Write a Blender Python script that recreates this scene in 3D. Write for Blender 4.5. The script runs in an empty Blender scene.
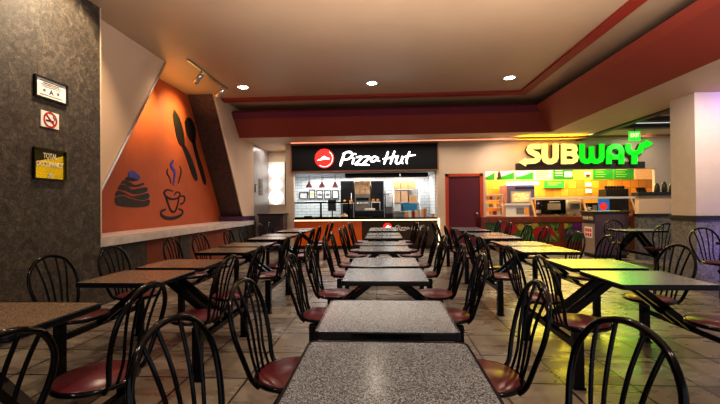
import bpy, bmesh, math, random
from mathutils import Vector, Matrix
random.seed(4)
SC = bpy.context.scene
COL = SC.collection
PI = math.pi

# ------------------------------------------------------------------ camera
F = 378.0; YAW = .0595; PIT = .0085; ROLL = -.0096; H = 1.3045
c_, s_ = math.cos(YAW), math.sin(YAW); cp, sp = math.cos(PIT), math.sin(PIT)
Rv = Vector((c_, s_, 0)); Fv = Vector((-s_*cp, c_*cp, sp)); Uv = Vector((s_*sp, -c_*sp, cp))
R2 = (Rv + ROLL*Uv).normalized(); U2 = (Uv - ROLL*Rv).normalized()
cam_d = bpy.data.cameras.new('camera'); cam = bpy.data.objects.new('camera', cam_d); COL.objects.link(cam)
cam_d.sensor_width = 36; cam_d.lens = F/720*36; cam_d.clip_start = .05
B2 = R2.cross(U2)
cam.matrix_world = Matrix(((R2.x, U2.x, B2.x, 0), (R2.y, U2.y, B2.y, 0), (R2.z, U2.z, B2.z, H), (0, 0, 0, 1)))
SC.camera = cam

def at(px, py, X=None, Y=None, Z=None):
    """point of the photograph on a known plane of the place"""
    a = (px-360)/F; b = -(py-202)/F
    d = Fv + a*R2 + b*U2
    t = X/d.x if X is not None else Y/d.y if Y is not None else (Z-H)/d.z
    return Vector((t*d.x, t*d.y, H + t*d.z))

# ------------------------------------------------------------------ materials
def nt(name):
    m = bpy.data.materials.new(name); m.use_nodes = True
    return m, m.node_tree, m.node_tree.nodes['Principled BSDF']
def setc(b, k, v): b.inputs[k].default_value = v
def rgb(h):
    h = h.lstrip('#'); v = [int(h[i:i+2], 16)/255 for i in (0, 2, 4)]
    return tuple(x/12.92 if x <= .04045 else ((x+.055)/1.055)**2.4 for x in v) + (1,)
def coords(t, scale=(1, 1, 1), loc=(0, 0, 0), kind='Object'):
    tc = t.nodes.new('ShaderNodeTexCoord'); mp = t.nodes.new('ShaderNodeMapping')
    mp.inputs['Scale'].default_value = scale; mp.inputs['Location'].default_value = loc
    t.links.new(tc.outputs[kind], mp.inputs['Vector']); return mp.outputs['Vector']
def ramp(t, fac, stops):
    r = t.nodes.new('ShaderNodeValToRGB'); e = r.color_ramp.elements
    while len(e) < len(stops): e.new(.5)
    for q, (p, c) in zip(e, stops): q.position = p; q.color = c
    t.links.new(fac, r.inputs['Fac']); return r.outputs['Color']
def noise(t, vec, scale, detail=3, rough=.5, dist=0):
    n = t.nodes.new('ShaderNodeTexNoise'); n.inputs['Scale'].default_value = scale
    n.inputs['Detail'].default_value = detail; n.inputs['Roughness'].default_value = rough
    n.inputs['Distortion'].default_value = dist
    t.links.new(vec, n.inputs['Vector']); return n.outputs['Fac']
def bump(t, b, fac, strength=.2, dist=.01):
    n = t.nodes.new('ShaderNodeBump'); n.inputs['Strength'].default_value = strength; n.inputs['Distance'].default_value = dist
    t.links.new(fac, n.inputs['Height']); t.links.new(n.outputs['Normal'], b.inputs['Normal'])
def plain(name, col, rough=.5, metal=0, emit=0, var=.08, scale=6, coat=0, ecol=None):
    m, t, b = nt(name); c = rgb(col)
    lo = tuple(x*(1-var) for x in c[:3])+(1,); hi = tuple(min(1, x*(1+var)) for x in c[:3])+(1,)
    f = noise(t, coords(t), scale, 3)
    k = ramp(t, f, [(.3, lo), (.7, hi)]); t.links.new(k, b.inputs['Base Color'])
    setc(b, 'Roughness', rough); setc(b, 'Metallic', metal)
    if coat: setc(b, 'Coat Weight', coat); setc(b, 'Coat Roughness', .08)
    if emit:
        setc(b, 'Emission Strength', emit)
        if ecol: setc(b, 'Emission Color', rgb(ecol))
        else: t.links.new(k, b.inputs['Emission Color'])
    return m
def wallpaper(name, a, bcol, cc, rough=.55, scale=9):
    m, t, b = nt(name); v = coords(t)
    f1 = noise(t, v, scale, 6, .65, 1.6)
    f2 = noise(t, v, scale*3.3, 4, .6, 2.5)
    mx = t.nodes.new('ShaderNodeMath'); mx.operation = 'ADD'; t.links.new(f1, mx.inputs[0]); t.links.new(f2, mx.inputs[1])
    hv = t.nodes.new('ShaderNodeMath'); hv.operation = 'MULTIPLY'; hv.inputs[1].default_value = .5; t.links.new(mx.outputs[0], hv.inputs[0])
    k = ramp(t, hv.outputs[0], [(.36, rgb(a)), (.5, rgb(bcol)), (.64, rgb(cc))]); t.links.new(k, b.inputs['Base Color'])
    setc(b, 'Roughness', rough); bump(t, b, hv.outputs[0], .25, .004)
    return m
def laminate(name, lo, mid, hi, rough=.24):
    m, t, b = nt(name); v = coords(t)
    w = t.nodes.new('ShaderNodeTexVoronoi'); w.inputs['Scale'].default_value = 330; t.links.new(v, w.inputs['Vector'])
    sx = t.nodes.new('ShaderNodeSeparateColor'); t.links.new(w.outputs['Color'], sx.inputs[0])
    k = ramp(t, sx.outputs[0], [(0, rgb(lo)), (.42, rgb(mid)), (.9, rgb(hi))]); t.links.new(k, b.inputs['Base Color'])
    setc(b, 'Roughness', rough); setc(b, 'Specular IOR Level', .6)
    return m
def tilemat(name, tile, grout, w, h, mortar=.01, rough=.3, axes='XZ', var=.05, offset=0):
    m, t, b = nt(name)
    tc = t.nodes.new('ShaderNodeTexCoord'); sp_ = t.nodes.new('ShaderNodeSeparateXYZ'); cb = t.nodes.new('ShaderNodeCombineXYZ')
    t.links.new(tc.outputs['Object'], sp_.inputs[0])
    t.links.new(sp_.outputs[axes[0]], cb.inputs[0]); t.links.new(sp_.outputs[axes[1]], cb.inputs[1])
    br = t.nodes.new('ShaderNodeTexBrick'); br.offset = offset; br.inputs['Scale'].default_value = 1
    br.inputs['Brick Width'].default_value = w; br.inputs['Row Height'].default_value = h; br.inputs['Mortar Size'].default_value = mortar
    c = rgb(tile)
    br.inputs['Color1'].default_value = tuple(x*(1-var) for x in c[:3])+(1,); br.inputs['Color2'].default_value = tuple(min(1, x*(1+var)) for x in c[:3])+(1,)
    br.inputs['Mortar'].default_value = rgb(grout)
    t.links.new(cb.outputs[0], br.inputs['Vector']); t.links.new(br.outputs['Color'], b.inputs['Base Color'])
    setc(b, 'Roughness', rough)
    return m
def floor_mat():
    m, t, b = nt('slate_floor_tile')
    v = coords(t, (1, 1, 1), (-1.298+.466*40, -2.82+.508*40, 0))
    br = t.nodes.new('ShaderNodeTexBrick'); br.offset = 0; br.inputs['Scale'].default_value = 1
    br.inputs['Brick Width'].default_value = .466; br.inputs['Row Height'].default_value = .508
    br.inputs['Mortar Size'].default_value = .009; br.inputs['Mortar Smooth'].default_value = .1
    br.inputs['Color1'].default_value = (.25, .25, .25, 1); br.inputs['Color2'].default_value = (.95, .95, .95, 1); br.inputs['Mortar'].default_value = (0, 0, 0, 1)
    t.links.new(v, br.inputs['Vector'])
    v2 = coords(t, (1.6, 3.2, 1))
    f = noise(t, v2, 2.0, 4, .5, .3)
    mx = t.nodes.new('ShaderNodeMix'); mx.data_type = 'FLOAT'; mx.inputs[0].default_value = .42
    t.links.new(f, mx.inputs[2]); t.links.new(br.outputs['Color'], mx.inputs[3])
    k = ramp(t, mx.outputs[0], [(.25, rgb('#4a433b')), (.42, rgb('#635a50')), (.55, rgb('#776d61')), (.75, rgb('#8b8174'))])
    mc = t.nodes.new('ShaderNodeMix'); mc.data_type = 'RGBA'
    t.links.new(br.outputs['Fac'], mc.inputs[0]); t.links.new(k, mc.inputs[6]); mc.inputs[7].default_value = rgb('#100d0a')
    t.links.new(mc.outputs[2], b.inputs['Base Color'])
    r = ramp(t, f, [(.3, (.2, .2, .2, 1)), (.7, (.42, .42, .42, 1))]); t.links.new(r, b.inputs['Roughness'])
    sub = t.nodes.new('ShaderNodeMath'); sub.operation = 'SUBTRACT'; t.links.new(f, sub.inputs[0]); t.links.new(br.outputs['Fac'], sub.inputs[1])
    bump(t, b, sub.outputs[0], .12, .003)
    return m
M = {}
M['floor'] = floor_mat()
M['wp_dark'] = wallpaper('brown_mottled_wallpaper', '#26211d', '#443d36', '#6e6455', scale=8)
M['wp_purple'] = wallpaper('plum_mottled_wallpaper', '#2c1c1a', '#46302c', '#5e443c')
M['wp_grey'] = wallpaper('grey_mottled_wallpaper', '#3c3a37', '#67635d', '#98928a')
M['tan'] = plain('tan_wall_paint', '#cdb096', .7, var=.03, scale=2)
M['cream'] = plain('cream_wall_paint', '#cdb7a0', .7, var=.03, scale=2)
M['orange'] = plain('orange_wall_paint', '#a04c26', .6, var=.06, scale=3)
M['ceiling'] = plain('tan_ceiling_paint', '#b3967c', .42, var=.04, scale=1.2)
M['ceil_low'] = plain('light_soffit_paint', '#c9ad90', .6, var=.03, scale=2)
M['red'] = plain('brick_red_bulkhead_paint', '#86352a', .5, var=.05, scale=2)
M['orange_dark'] = plain('shaded_orange_panel', '#87401f', .6, var=.06, scale=3)  # wall orange darkened to carry the shade under the ledge
M['plum'] = plain('plum_bulkhead_paint', '#661a38', .5, var=.05, scale=2)
M['mould'] = plain('red_ceiling_moulding', '#8e2c20', .5, var=.05)
M['steel'] = plain('brushed_steel', '#c9c5c2', .28, 1, var=.06, scale=30)
M['ledge'] = plain('pale_ledge_laminate', '#d2c6bf', .25, 0, var=.08, scale=4)
M['ledgefront'] = plain('pale_metal_ledge_front', '#d6cdc6', .3, .25, var=.12, scale=5)
M['black'] = plain('black_gloss_enamel', '#040408', .12, 0, var=.1); M['black'].node_tree.nodes['Principled BSDF'].inputs['Specular IOR Level'].default_value = .3
M['blackmat'] = plain('black_matte_metal', '#141314', .45, 0, var=.1)
M['soot'] = plain('matte_black_paint', '#060607', .8, 0, var=.1); M['soot'].node_tree.nodes['Principled BSDF'].inputs['Specular IOR Level'].default_value = .15
M['edge'] = plain('dark_navy_vinyl_edge', '#0d0f1a', .2, 0, var=.1)
M['seat'] = plain('maroon_vinyl', '#58202a', .3, 0, var=.08, scale=14)
M['lam_grey'] = laminate('grey_speckled_laminate', '#2f3237', '#585d65', '#9aa1aa', .2)
M['lam_warm'] = laminate('warm_tinted_grey_laminate', '#40362b', '#6b5744', '#968069', .24)  # warm orange-wall reflection put into the laminate colour as a brown tint
M['white'] = plain('white_paint', '#e9e6e0', .5, var=.03)
M['offwhite'] = plain('offwhite_metal', '#d7d2c6', .35, var=.04)
M['whitetile'] = tilemat('white_wall_tile', '#e3e6e4', '#b2b6b6', .3, .1, .008, .2, 'XZ', .03, .5)
M['whitetile_y'] = tilemat('white_side_tile', '#e3e6e4', '#b2b6b6', .3, .1, .008, .2, 'YZ', .03, .5)
M['orangetile'] = tilemat('orange_wall_tile', '#dd8e2c', '#a8601a', .26, .26, .006, .35, 'XZ', .35, 0)
M['orangepaint'] = plain('bright_orange_paint', '#f09a1c', .5, var=.05)
M['counter_o'] = plain('orange_counter_panel', '#d8641a', .4, var=.08, scale=3)
M['counter_d'] = plain('dark_brown_counter_panel', '#3a2717', .4, var=.12, scale=3)
M['wood'] = plain('reddish_wood', '#6d2d17', .35, var=.2, scale=7)
M['doorred'] = plain('plum_red_door_paint', '#5a1023', .4, var=.08, scale=3)
M['doorframe'] = plain('orange_red_door_frame_paint', '#b2401d', .4, var=.06)
M['signblack'] = plain('black_sign_face', '#0c0c10', .6, var=.06); M['signblack'].node_tree.nodes['Principled BSDF'].inputs['Specular IOR Level'].default_value = .25
M['signred'] = plain('lit_red_sign', '#e0241a', .4, emit=1.0, var=.02)
M['signwhite'] = plain('lit_white_sign', '#ffffff', .4, emit=1.5, var=.0)
M['subyel'] = plain('lit_pale_yellow_sign', '#f6e48c', .4, emit=.55, var=.0)
M['subgrn'] = plain('lit_green_sign', '#0ccc18', .4, emit=.9, var=.0)
M['subback'] = plain('dark_bronze_sign_backing', '#3c2c20', .4, var=.06)
M['lightbox'] = plain('glowing_white_acrylic', '#fffaf2', .4, emit=1.1, var=.0)
M['lamp'] = plain('glowing_lamp_lens', '#fff2d8', .4, emit=40, var=.0)
M['strip'] = plain('glowing_warm_strip', '#ffdca8', .4, emit=2.2, var=.0)
M['cardboard'] = plain('tan_cardboard', '#c9945e', .7, var=.08)
M['cardboard2'] = plain('light_cardboard', '#dcb184', .7, var=.08)
M['lampred'] = plain('dark_red_enamel', '#6e0e06', .35, var=.05)
M['glass'], t_, b_ = nt('clear_glass'); setc(b_, 'Transmission Weight', 1); setc(b_, 'Roughness', .02); setc(b_, 'IOR', 1.06); setc(b_, 'Base Color', (.93, .97, .96, 1))
t_.links.new(ramp(t_, noise(t_, coords(t_), 2), [(0, (.93, .97, .96, 1)), (1, (.96, .98, .97, 1))]), b_.inputs['Base Color'])
M['green'] = plain('lit_green_menu', '#2e9c30', .4, emit=.3, var=.1)
M['lime'] = plain('lit_lime_menu', '#a7d34a', .4, emit=.3, var=.15, scale=14)
M['menuwhite'] = plain('lit_white_menu', '#e6e2c8', .4, emit=.35, var=.03)
M['menuorange'] = plain('lit_orange_menu', '#e8b070', .4, emit=.3, var=.2, scale=20)
M['brown'] = plain('brown_paint', '#5b2a12', .4, var=.1)
M['bluegrey'] = plain('lilac_grey_metal', '#726a88', .35, var=.06)
M['blue'] = plain('blue_plastic', '#2b7f9e', .4, var=.08)
M['blue2'] = plain('lit_blue_screen', '#2b6fb0', .3, emit=.5, var=.2)
M['darkgrey'] = plain('dark_grey_metal', '#2f2d2e', .35, var=.1)
M['bindark'] = plain('plum_brown_laminate', '#43303a', .4, var=.08)
M['binfront'] = plain('taupe_laminate', '#8a7a6c', .4, var=.06)
M['tomato'] = plain('tomato_red_print', '#94120c', .35, var=.2, scale=5)
M['leaf'] = plain('lettuce_green_print', '#33521a', .4, var=.5, scale=12)
M['onion'] = plain('purple_onion_print', '#5a1464', .4, var=.3, scale=10)
M['pepper'] = plain('yellow_pepper_print', '#a88a20', .4, var=.3, scale=10)
M['food'] = plain('golden_food', '#b8752c', .6, var=.3, scale=30)
M['paper'] = plain('white_paper', '#e9e4da', .6, var=.04)
M['ink'] = plain('navy_ink', '#1d1d4a', .6)
M['inkgrey'] = plain('grey_ink', '#777270', .6)
M['nosmokered'] = plain('red_ink', '#b8281e', .5)
M['brass'] = plain('polished_brass_plate', '#cdbb28', .18, .9, var=.05)
M['brassdark'] = plain('darkened_brass_plate', '#3a3412', .3, .7, var=.1)
M['letterwhite'] = plain('pale_lettering', '#e6dcc4', .5)
M['decal'] = wallpaper('dark_textured_cutout', '#0a0807', '#1c1512', '#463a34', .6, 30)
M['decalblack'] = plain('black_cutout', '#100a08', .55, var=.2, scale=20)
M['decalblue'] = plain('blue_violet_cutout', '#2c2a86', .4, var=.3, scale=8)
M['exitgreen'] = plain('lit_green_exit_sign', '#1fc52c', .4, emit=.9, var=.05)
M['exityel'] = plain('lit_lime_lettering', '#d8ff9a', .4, emit=1.3, var=.0)
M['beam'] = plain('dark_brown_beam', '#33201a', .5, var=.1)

# ------------------------------------------------------------------ mesh helpers
class MB:
    def __init__(s): s.bm = bmesh.new()
    def box(s, x0, x1, y0, y1, z0, z1, bev=0):
        b = s.bm
        v = [b.verts.new((x, y, z)) for x in (x0, x1) for y in (y0, y1) for z in (z0, z1)]
        fs = [b.faces.new([v[i] for i in q]) for q in ((0, 1, 3, 2), (4, 6, 7, 5), (0, 4, 5, 1), (2, 3, 7, 6), (0, 2, 6, 4), (1, 5, 7, 3))]
        if bev:
            es = list({e for f in fs for e in f.edges})
            bmesh.ops.bevel(b, geom=es, offset=bev, segments=2, affect='EDGES', profile=.7)
        return s
    def frame(s, p, q):
        d = (Vector(q)-Vector(p)).normalized(); u = Vector((0, 0, 1)) if abs(d.z) < .95 else Vector((0, 1, 0))
        a = d.cross(u).normalized(); return d, a, a.cross(d).normalized()
    def bar(s, p, q, w, h):
        d, a, u = s.frame(p, q); vs = []
        for P_ in (Vector(p), Vector(q)):
            for i, j in ((-1, -1), (1, -1), (1, 1), (-1, 1)): vs.append(s.bm.verts.new(P_ + a*i*w/2 + u*j*h/2))
        f = [(3, 2, 1, 0), (4, 5, 6, 7)] + [(i, (i+1) % 4, 4+(i+1) % 4, 4+i) for i in range(4)]
        for q_ in f: s.bm.faces.new([vs[i] for i in q_])
        return s
    def tube(s, pts, r, n=8, closed=False):
        pts = [Vector(p) for p in pts]; N = len(pts); rings = []
        rr = r if isinstance(r, (list, tuple)) else [r]*N
        pa = None
        for i in range(N):
            if closed: d = (pts[(i+1) % N]-pts[i-1]).normalized()
            else: d = (pts[min(i+1, N-1)]-pts[max(i-1, 0)]).normalized()
            if pa is None:
                u = Vector((0, 0, 1)) if abs(d.z) < .9 else Vector((1, 0, 0)); a = d.cross(u).normalized()
            else: a = (pa - d*pa.dot(d)).normalized()
            pa = a; b = d.cross(a)
            rings.append([s.bm.verts.new(pts[i] + (a*math.cos(2*PI*k/n)+b*math.sin(2*PI*k/n))*rr[i]) for k in range(n)])
        for i in range(N if closed else N-1):
            A, B = rings[i], rings[(i+1) % N]
            for k in range(n):
                f = s.bm.faces.new((A[k], A[(k+1) % n], B[(k+1) % n], B[k])); f.smooth = True
        if not closed: s.bm.faces.new(rings[0][::-1]); s.bm.faces.new(rings[-1])
        return s
    def lathe(s, prof, cx=0, cy=0, z=0, n=20, cap=True):
        rings = [[s.bm.verts.new((cx+r*math.cos(2*PI*k/n), cy+r*math.sin(2*PI*k/n), z+h)) for k in range(n)] for r, h in prof]
        for A, B in zip(rings, rings[1:]):
            for k in range(n):
                f = s.bm.faces.new((A[k], A[(k+1) % n], B[(k+1) % n], B[k])); f.smooth = True
        if cap: s.bm.faces.new(rings[0][::-1]); s.bm.faces.new(rings[-1])
        return s
    def prism(s, pts, vec):
        """planar polygon pushed along vec"""
        pts = [Vector(p) for p in pts]; vec = Vector(vec); n = len(pts)
        a = [s.bm.verts.new(p) for p in pts]; b = [s.bm.verts.new(p+vec) for p in pts]
        s.bm.faces.new(a); s.bm.faces.new(b[::-1])
        for i in range(n): s.bm.faces.new((a[(i+1) % n], a[i], b[i], b[(i+1) % n]))
        return s
    def plate(s, c, R_, U_, w, h, vec):
        c, R_, U_ = Vector(c), Vector(R_), Vector(U_)
        return s.prism([c-R_*w/2-U_*h/2, c+R_*w/2-U_*h/2, c+R_*w/2+U_*h/2, c-R_*w/2+U_*h/2], vec)
    def disc(s, c, R_, U_, r, vec, n=28, r2=None):
        c, R_, U_ = Vector(c), Vector(R_), Vector(U_); r2 = r2 or r
        return s.prism([c+R_*r*math.cos(2*PI*k/n)+U_*r2*math.sin(2*PI*k/n) for k in range(n)], vec)
    def ring(s, c, R_, U_, r0, r1, vec, n=32, a0=0, a1=2*PI):
        c, R_, U_ = Vector(c), Vector(R_), Vector(U_)
        for k in range(n):
            a, b = a0+(a1-a0)*k/n, a0+(a1-a0)*(k+1)/n
            q = [c+(R_*math.cos(x)+U_*math.sin(x))*r for x, r in ((a, r0), (a, r1), (b, r1), (b, r0))]
            s.prism(q, vec)
        return s
    def stroke(s, pts, w, O, R_, U_, vec, smooth=0):
        """flat pen stroke through 2-D points (widths may vary), drawn on plane O,R,U"""
        if smooth: pts, w = crom(pts, w, smooth)
        n = len(pts); ws = w if isinstance(w, (list, tuple)) else [w]*n
        P2 = [Vector((p[0], p[1])) for p in pts]; L = []; Rr = []
        for i in range(n):
            d0 = (P2[i]-P2[i-1]).normalized() if i else (P2[1]-P2[0]).normalized()
            d1 = (P2[i+1]-P2[i]).normalized() if i < n-1 else d0
            t = (d0+d1); t = t.normalized() if t.length > 1e-6 else d1
            nn = Vector((-t.y, t.x)); k = 1/max(.55, nn.dot(Vector((-d1.y, d1.x))))
            L.append(P2[i]+nn*ws[i]/2*k); Rr.append(P2[i]-nn*ws[i]/2*k)
        to = lambda p: Vector(O)+Vector(R_)*p.x+Vector(U_)*p.y
        for i in range(n-1):
            s.prism([to(Rr[i]), to(Rr[i+1]), to(L[i+1]), to(L[i])], vec)
        return s
    def build(s, name, mat, parent=None, world=True, origin=None):
        bmesh.ops.recalc_face_normals(s.bm, faces=s.bm.faces[:])
        if parent is not None and world: off = Vector(parent['_o'])
        elif parent is None and world:
            xs = [v.co for v in s.bm.verts]
            off = Vector(origin) if origin else Vector(((min(v.x for v in xs)+max(v.x for v in xs))/2, (min(v.y for v in xs)+max(v.y for v in xs))/2, min(v.z for v in xs)))
        else: off = Vector((0, 0, 0))
        for v in s.bm.verts: v.co -= off
        me = bpy.data.meshes.new(name); s.bm.to_mesh(me); s.bm.free()
        o = bpy.data.objects.new(name, me); COL.objects.link(o); me.materials.append(mat)
        if parent is not None: o.parent = parent; o['_o'] = tuple(off)
        else: o.location = off; o['_o'] = tuple(off)
        return o
def crom(pts, w, k):
    n = len(pts); ws = w if isinstance(w, (list, tuple)) else [w]*n; o = []; ow = []
    for i in range(n-1):
        p0, p1, p2, p3 = (Vector(pts[max(0, min(n-1, j))]) for j in (i-1, i, i+1, i+2))
        for q in range(k):
            t = q/k
            o.append(.5*((2*p1)+(p2-p0)*t+(2*p0-5*p1+4*p2-p3)*t*t+(3*p1-p0-3*p2+p3)*t**3)); ow.append(ws[i]*(1-t)+ws[i+1]*t)
    o.append(Vector(pts[-1])); ow.append(ws[-1]); return o, ow
def tag(o, label, cat, group=None):
    o['label'] = label; o['category'] = cat
    if group: o['group'] = group
    return o
def thing(name, label, cat, loc=(0, 0, 0), rz=0, group=None):
    o = bpy.data.objects.new(name, None); COL.objects.link(o); o.location = loc; o.rotation_euler = (0, 0, rz); o['_o'] = tuple(loc)
    o.empty_display_size = .1
    return tag(o, label, cat, group)
def struct(name, mb, mat, parent=None):
    o = mb.build(name, mat, parent)
    if parent is None: o['kind'] = 'structure'
    return o
def copy_thing(src, label):
    r = src.copy(); COL.objects.link(r); r['label'] = label
    for ch in list(src.children):
        q = ch.copy(); COL.objects.link(q); q.parent = r
        for g in list(ch.children):
            d = g.copy(); COL.objects.link(d); d.parent = q
    return r
def text(name, body, mat, parent, c, R_, U_, h, w=None, depth=.004, bold=0, shear=0):
    """lettering as flat mesh on plane (centre c, right R_, up U_)"""
    cu = bpy.data.curves.new('lettering', 'FONT'); cu.body = body; cu.align_x = 'CENTER'; cu.align_y = 'CENTER'; cu.size = 1; cu.offset = bold; cu.extrude = .001; cu.shear = shear
    tmp = bpy.data.objects.new('lettering', cu); COL.objects.link(tmp)
    bpy.context.view_layer.update()
    me = bpy.data.meshes.new_from_object(tmp.evaluated_get(bpy.context.evaluated_depsgraph_get()))
    bpy.data.objects.remove(tmp); bpy.data.curves.remove(cu)
    xs = [v.co.x for v in me.vertices]; ys = [v.co.y for v in me.vertices]
    sx = (w/(max(xs)-min(xs))) if w else h/(max(ys)-min(ys)); sy = h/(max(ys)-min(ys))
    mx, my = (max(xs)+min(xs))/2, (max(ys)+min(ys))/2
    R_, U_ = Vector(R_), Vector(U_); N_ = R_.cross(U_); off = Vector(parent['_o'])
    for v in me.vertices:
        p = v.co.copy(); v.co = Vector(c)+R_*(p.x-mx)*sx+U_*(p.y-my)*sy+N_*(p.z*depth*500)-off
    me.name = name; me.materials.clear(); me.materials.append(mat)
    o = bpy.data.objects.new(name, me); COL.objects.link(o); o.parent = parent; o['_o'] = tuple(off)
    return o
X_, Y_, Z_ = Vector((1, 0, 0)), Vector((0, 1, 0)), Vector((0, 0, 1))

# ------------------------------------------------------------------ room shell
ZC, ZB = 3.87, 3.13
struct('floor', MB().box(-5.2, 11, -3.5, 15.2, -.08, 0), M['floor'])['_o']
bpy.data.objects['floor'].data.transform(Matrix.Translation(bpy.data.objects['floor'].location)); bpy.data.objects['floor'].location = (0, 0, 0)
struct('ceiling', MB().box(-5.2, 5.2, -3.5, 10.6, ZC, ZC+.1), M['ceiling'])
# soffit: lower ceiling over the storefronts and the right side
mb = MB(); mb.box(-5.2, 11, 9.88, 14.4, ZB, ZB+.08); mb.box(4.32, 5.56, -3.5, 9.88, ZB, ZB+.08); mb.box(5.56, 11, -3.5, 6.7, ZB, ZB+.08)
struct('ceiling_soffit', mb, M['ceil_low'])
# sloped bulkheads
yb, yt, xb, xt, zt = 9.88, 9.36, 4.32, 3.74, 3.69
mb = MB(); mb.prism([(-3.8, yb, ZB), (xb, yb, ZB), (xt, yt, zt), (-3.8, yt, zt)], (0, .08, .06))
struct('trim_1', mb, M['red'])
mb = MB(); mb.prism([(xb, -3.5, ZB), (xb, yb, ZB), (xt, yt, zt), (xt, -3.5, zt)], (.08, 0, .06))
struct('trim_2', mb, M['red'])
e = .13  # plum lip along the top of each bulkhead
def lerp(a, b, t): return tuple(x+(y-x)*t for x, y in zip(a, b))
L0, L1, L2, L3 = (-3.8, yb, ZB), (xb, yb, ZB), (xt, yt, zt), (-3.8, yt, zt)
mb = MB(); mb.prism([lerp(L3, L0, .24), lerp(L2, L1, .24), L2, L3], (0, -.012, -.01)); struct('trim_3', mb, M['plum'])
K0, K1, K2, K3 = (xb, -3.5, ZB), (xb, yb, ZB), (xt, yt, zt), (xt, -3.5, zt)
mb = MB(); mb.prism([lerp(K3, K0, .2), lerp(K2, K1, .2), K2, K3], (-.012, 0, -.01)); struct('trim_4', mb, plain('rust_bulkhead_lip_paint', '#8e3a2c', .5, var=.05))
# dark cove above the bulkheads
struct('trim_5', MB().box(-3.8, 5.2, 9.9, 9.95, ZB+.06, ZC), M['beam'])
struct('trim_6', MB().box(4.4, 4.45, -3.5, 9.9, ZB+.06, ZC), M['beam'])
# red moulding framing the high ceiling
struct('trim_7', MB().box(-3.78, 3.32, 8.72, 8.93, ZC-.05, ZC), M['mould'])
struct('trim_8', MB().box(3.14, 3.32, -3.5, 8.72, ZC-.05, ZC), M['mould'])

# left wall
struct('wall_left_pier', MB().box(-4.6, -3.6, -3.5, 4.625, 0, ZC), M['wp_dark'])
struct('trim_9', MB().box(-3.66, -3.592, 4.625, 4.64, .9, ZC), M['cream'])
XW, XO = -3.8, -4.42
sl = lambda z: 4.876+(z-1.543)*(6.43-4.876)/(ZC-1.543)
sr = lambda z: 10.1-(z-1.04)*(10.1-8.37)/(ZC-1.04)
mb = MB(); mb.prism([(XW, 4.6, .9), (XW, 4.62, .9), (XW, sl(1.2), 1.2), (XW, sl(ZC), ZC), (XW, 4.6, ZC)], (-.05, 0, 0))
mb.prism([(XW, sr(ZC), ZC), (XW, sr(.9), .9), (XW, 10.98, .9), (XW, 10.98, ZC)], (-.05, 0, 0))
struct('wall_left', mb, M['tan'])
struct('wall_left_end', MB().box(-3.9, XW, 10.98, 12.5, 0, ZB), plain('silver_grey_wall', '#8f8a8c', .35, var=.08, scale=3))
mb = MB(); mb.prism([(XO, 4.3, .8), (XO, 10.5, .8), (XO, 10.5, ZC), (XO, 4.3, ZC)], (-.06, 0, 0))
struct('wall_left_recess', mb, M['orange'])
# dark slanted reveal on the far side of the recess, its cream lip and plum sill block
mb = MB(); mb.prism([(XO, sr(ZC), ZC), (XO, sr(.9), .9), (XW, sr(.9), .9), (XW, sr(ZC), ZC)], (0, .05, .03))
struct('wall_left_reveal', mb, M['wp_purple'])
mb = MB(); mb.prism([(XW+.004, sr(ZC)-.03, ZC), (XW+.004, sr(1.04)-.03, 1.04), (XW+.004, sr(1.04)+.06, 1.04), (XW+.004, sr(ZC)+.06, ZC)], (-.02, 0, 0))
struct('trim_10', mb, M['cream'])
mb = MB(); mb.box(XO, XW+.03, 9.98, 10.98, .9, 1.03); struct('trim_11', mb, plain('plum_sill_paint', '#4b3050', .35, var=.08))
# steel edging along the slanted opening
mb = MB(); mb.bar((XW+.006, sl(1.2), 1.2), (XW+.006, sl(ZC-.02), ZC-.02), .03, .035); struct('trim_12', mb, M['steel'])
# ledge under the recess
mb = MB(); mb.box(XO, -3.63, 4.63, 10.46, .86, .905); struct('trim_13', mb, M['ledge'])
mb = MB(); mb.box(-3.64, -3.62, 4.63, 10.46, .795, .905, .004); struct('trim_14', mb, M['ledgefront'])
mb = MB(); mb.box(-3.652, -3.64, 4.63, 10.46, .9, .909); struct('trim_20', mb, M['beam'])
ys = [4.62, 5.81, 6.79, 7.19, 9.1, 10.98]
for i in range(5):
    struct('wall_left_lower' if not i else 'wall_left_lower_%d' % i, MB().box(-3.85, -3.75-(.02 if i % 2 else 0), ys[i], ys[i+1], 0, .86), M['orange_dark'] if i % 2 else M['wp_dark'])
# back walls
YB = 11.25
mb = MB(); mb.box(-3.9, -3.09, 12.5, 12.6, 0, ZB); struct('wall_back_corridor', mb, M['cream'])
for nm, q in (('wall_back_left_jamb', (-2.9, -2.66, YB-.03, YB+.12, 0, ZB)), ('wall_back_over_counter', (-2.66, 1.6, YB, YB+.1, 3.09, ZB)),
              ('wall_back_middle', (1.6, 1.84, YB-.03, YB+.1, 0, ZB)), ('wall_back_over_door', (1.84, 2.93, YB, YB+.1, 2.2, ZB)), ('wall_back_door_side', (2.93, 3.02, YB, YB+.1, 0, ZB)),
              ('wall_back_fascia', (3.02, 7.75, YB, YB+.1, 2.27, ZB)), ('wall_back_right', (7.75, 11, YB, YB+.1, 0, ZB))):
    struct(nm, MB().box(*q), M['cream'])
struct('trim_21', MB().box(-2.6, 7.75, 10.62, 10.67, 3.075, ZB), plain('copper_cornice', '#94553c', .5, var=.05))
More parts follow.
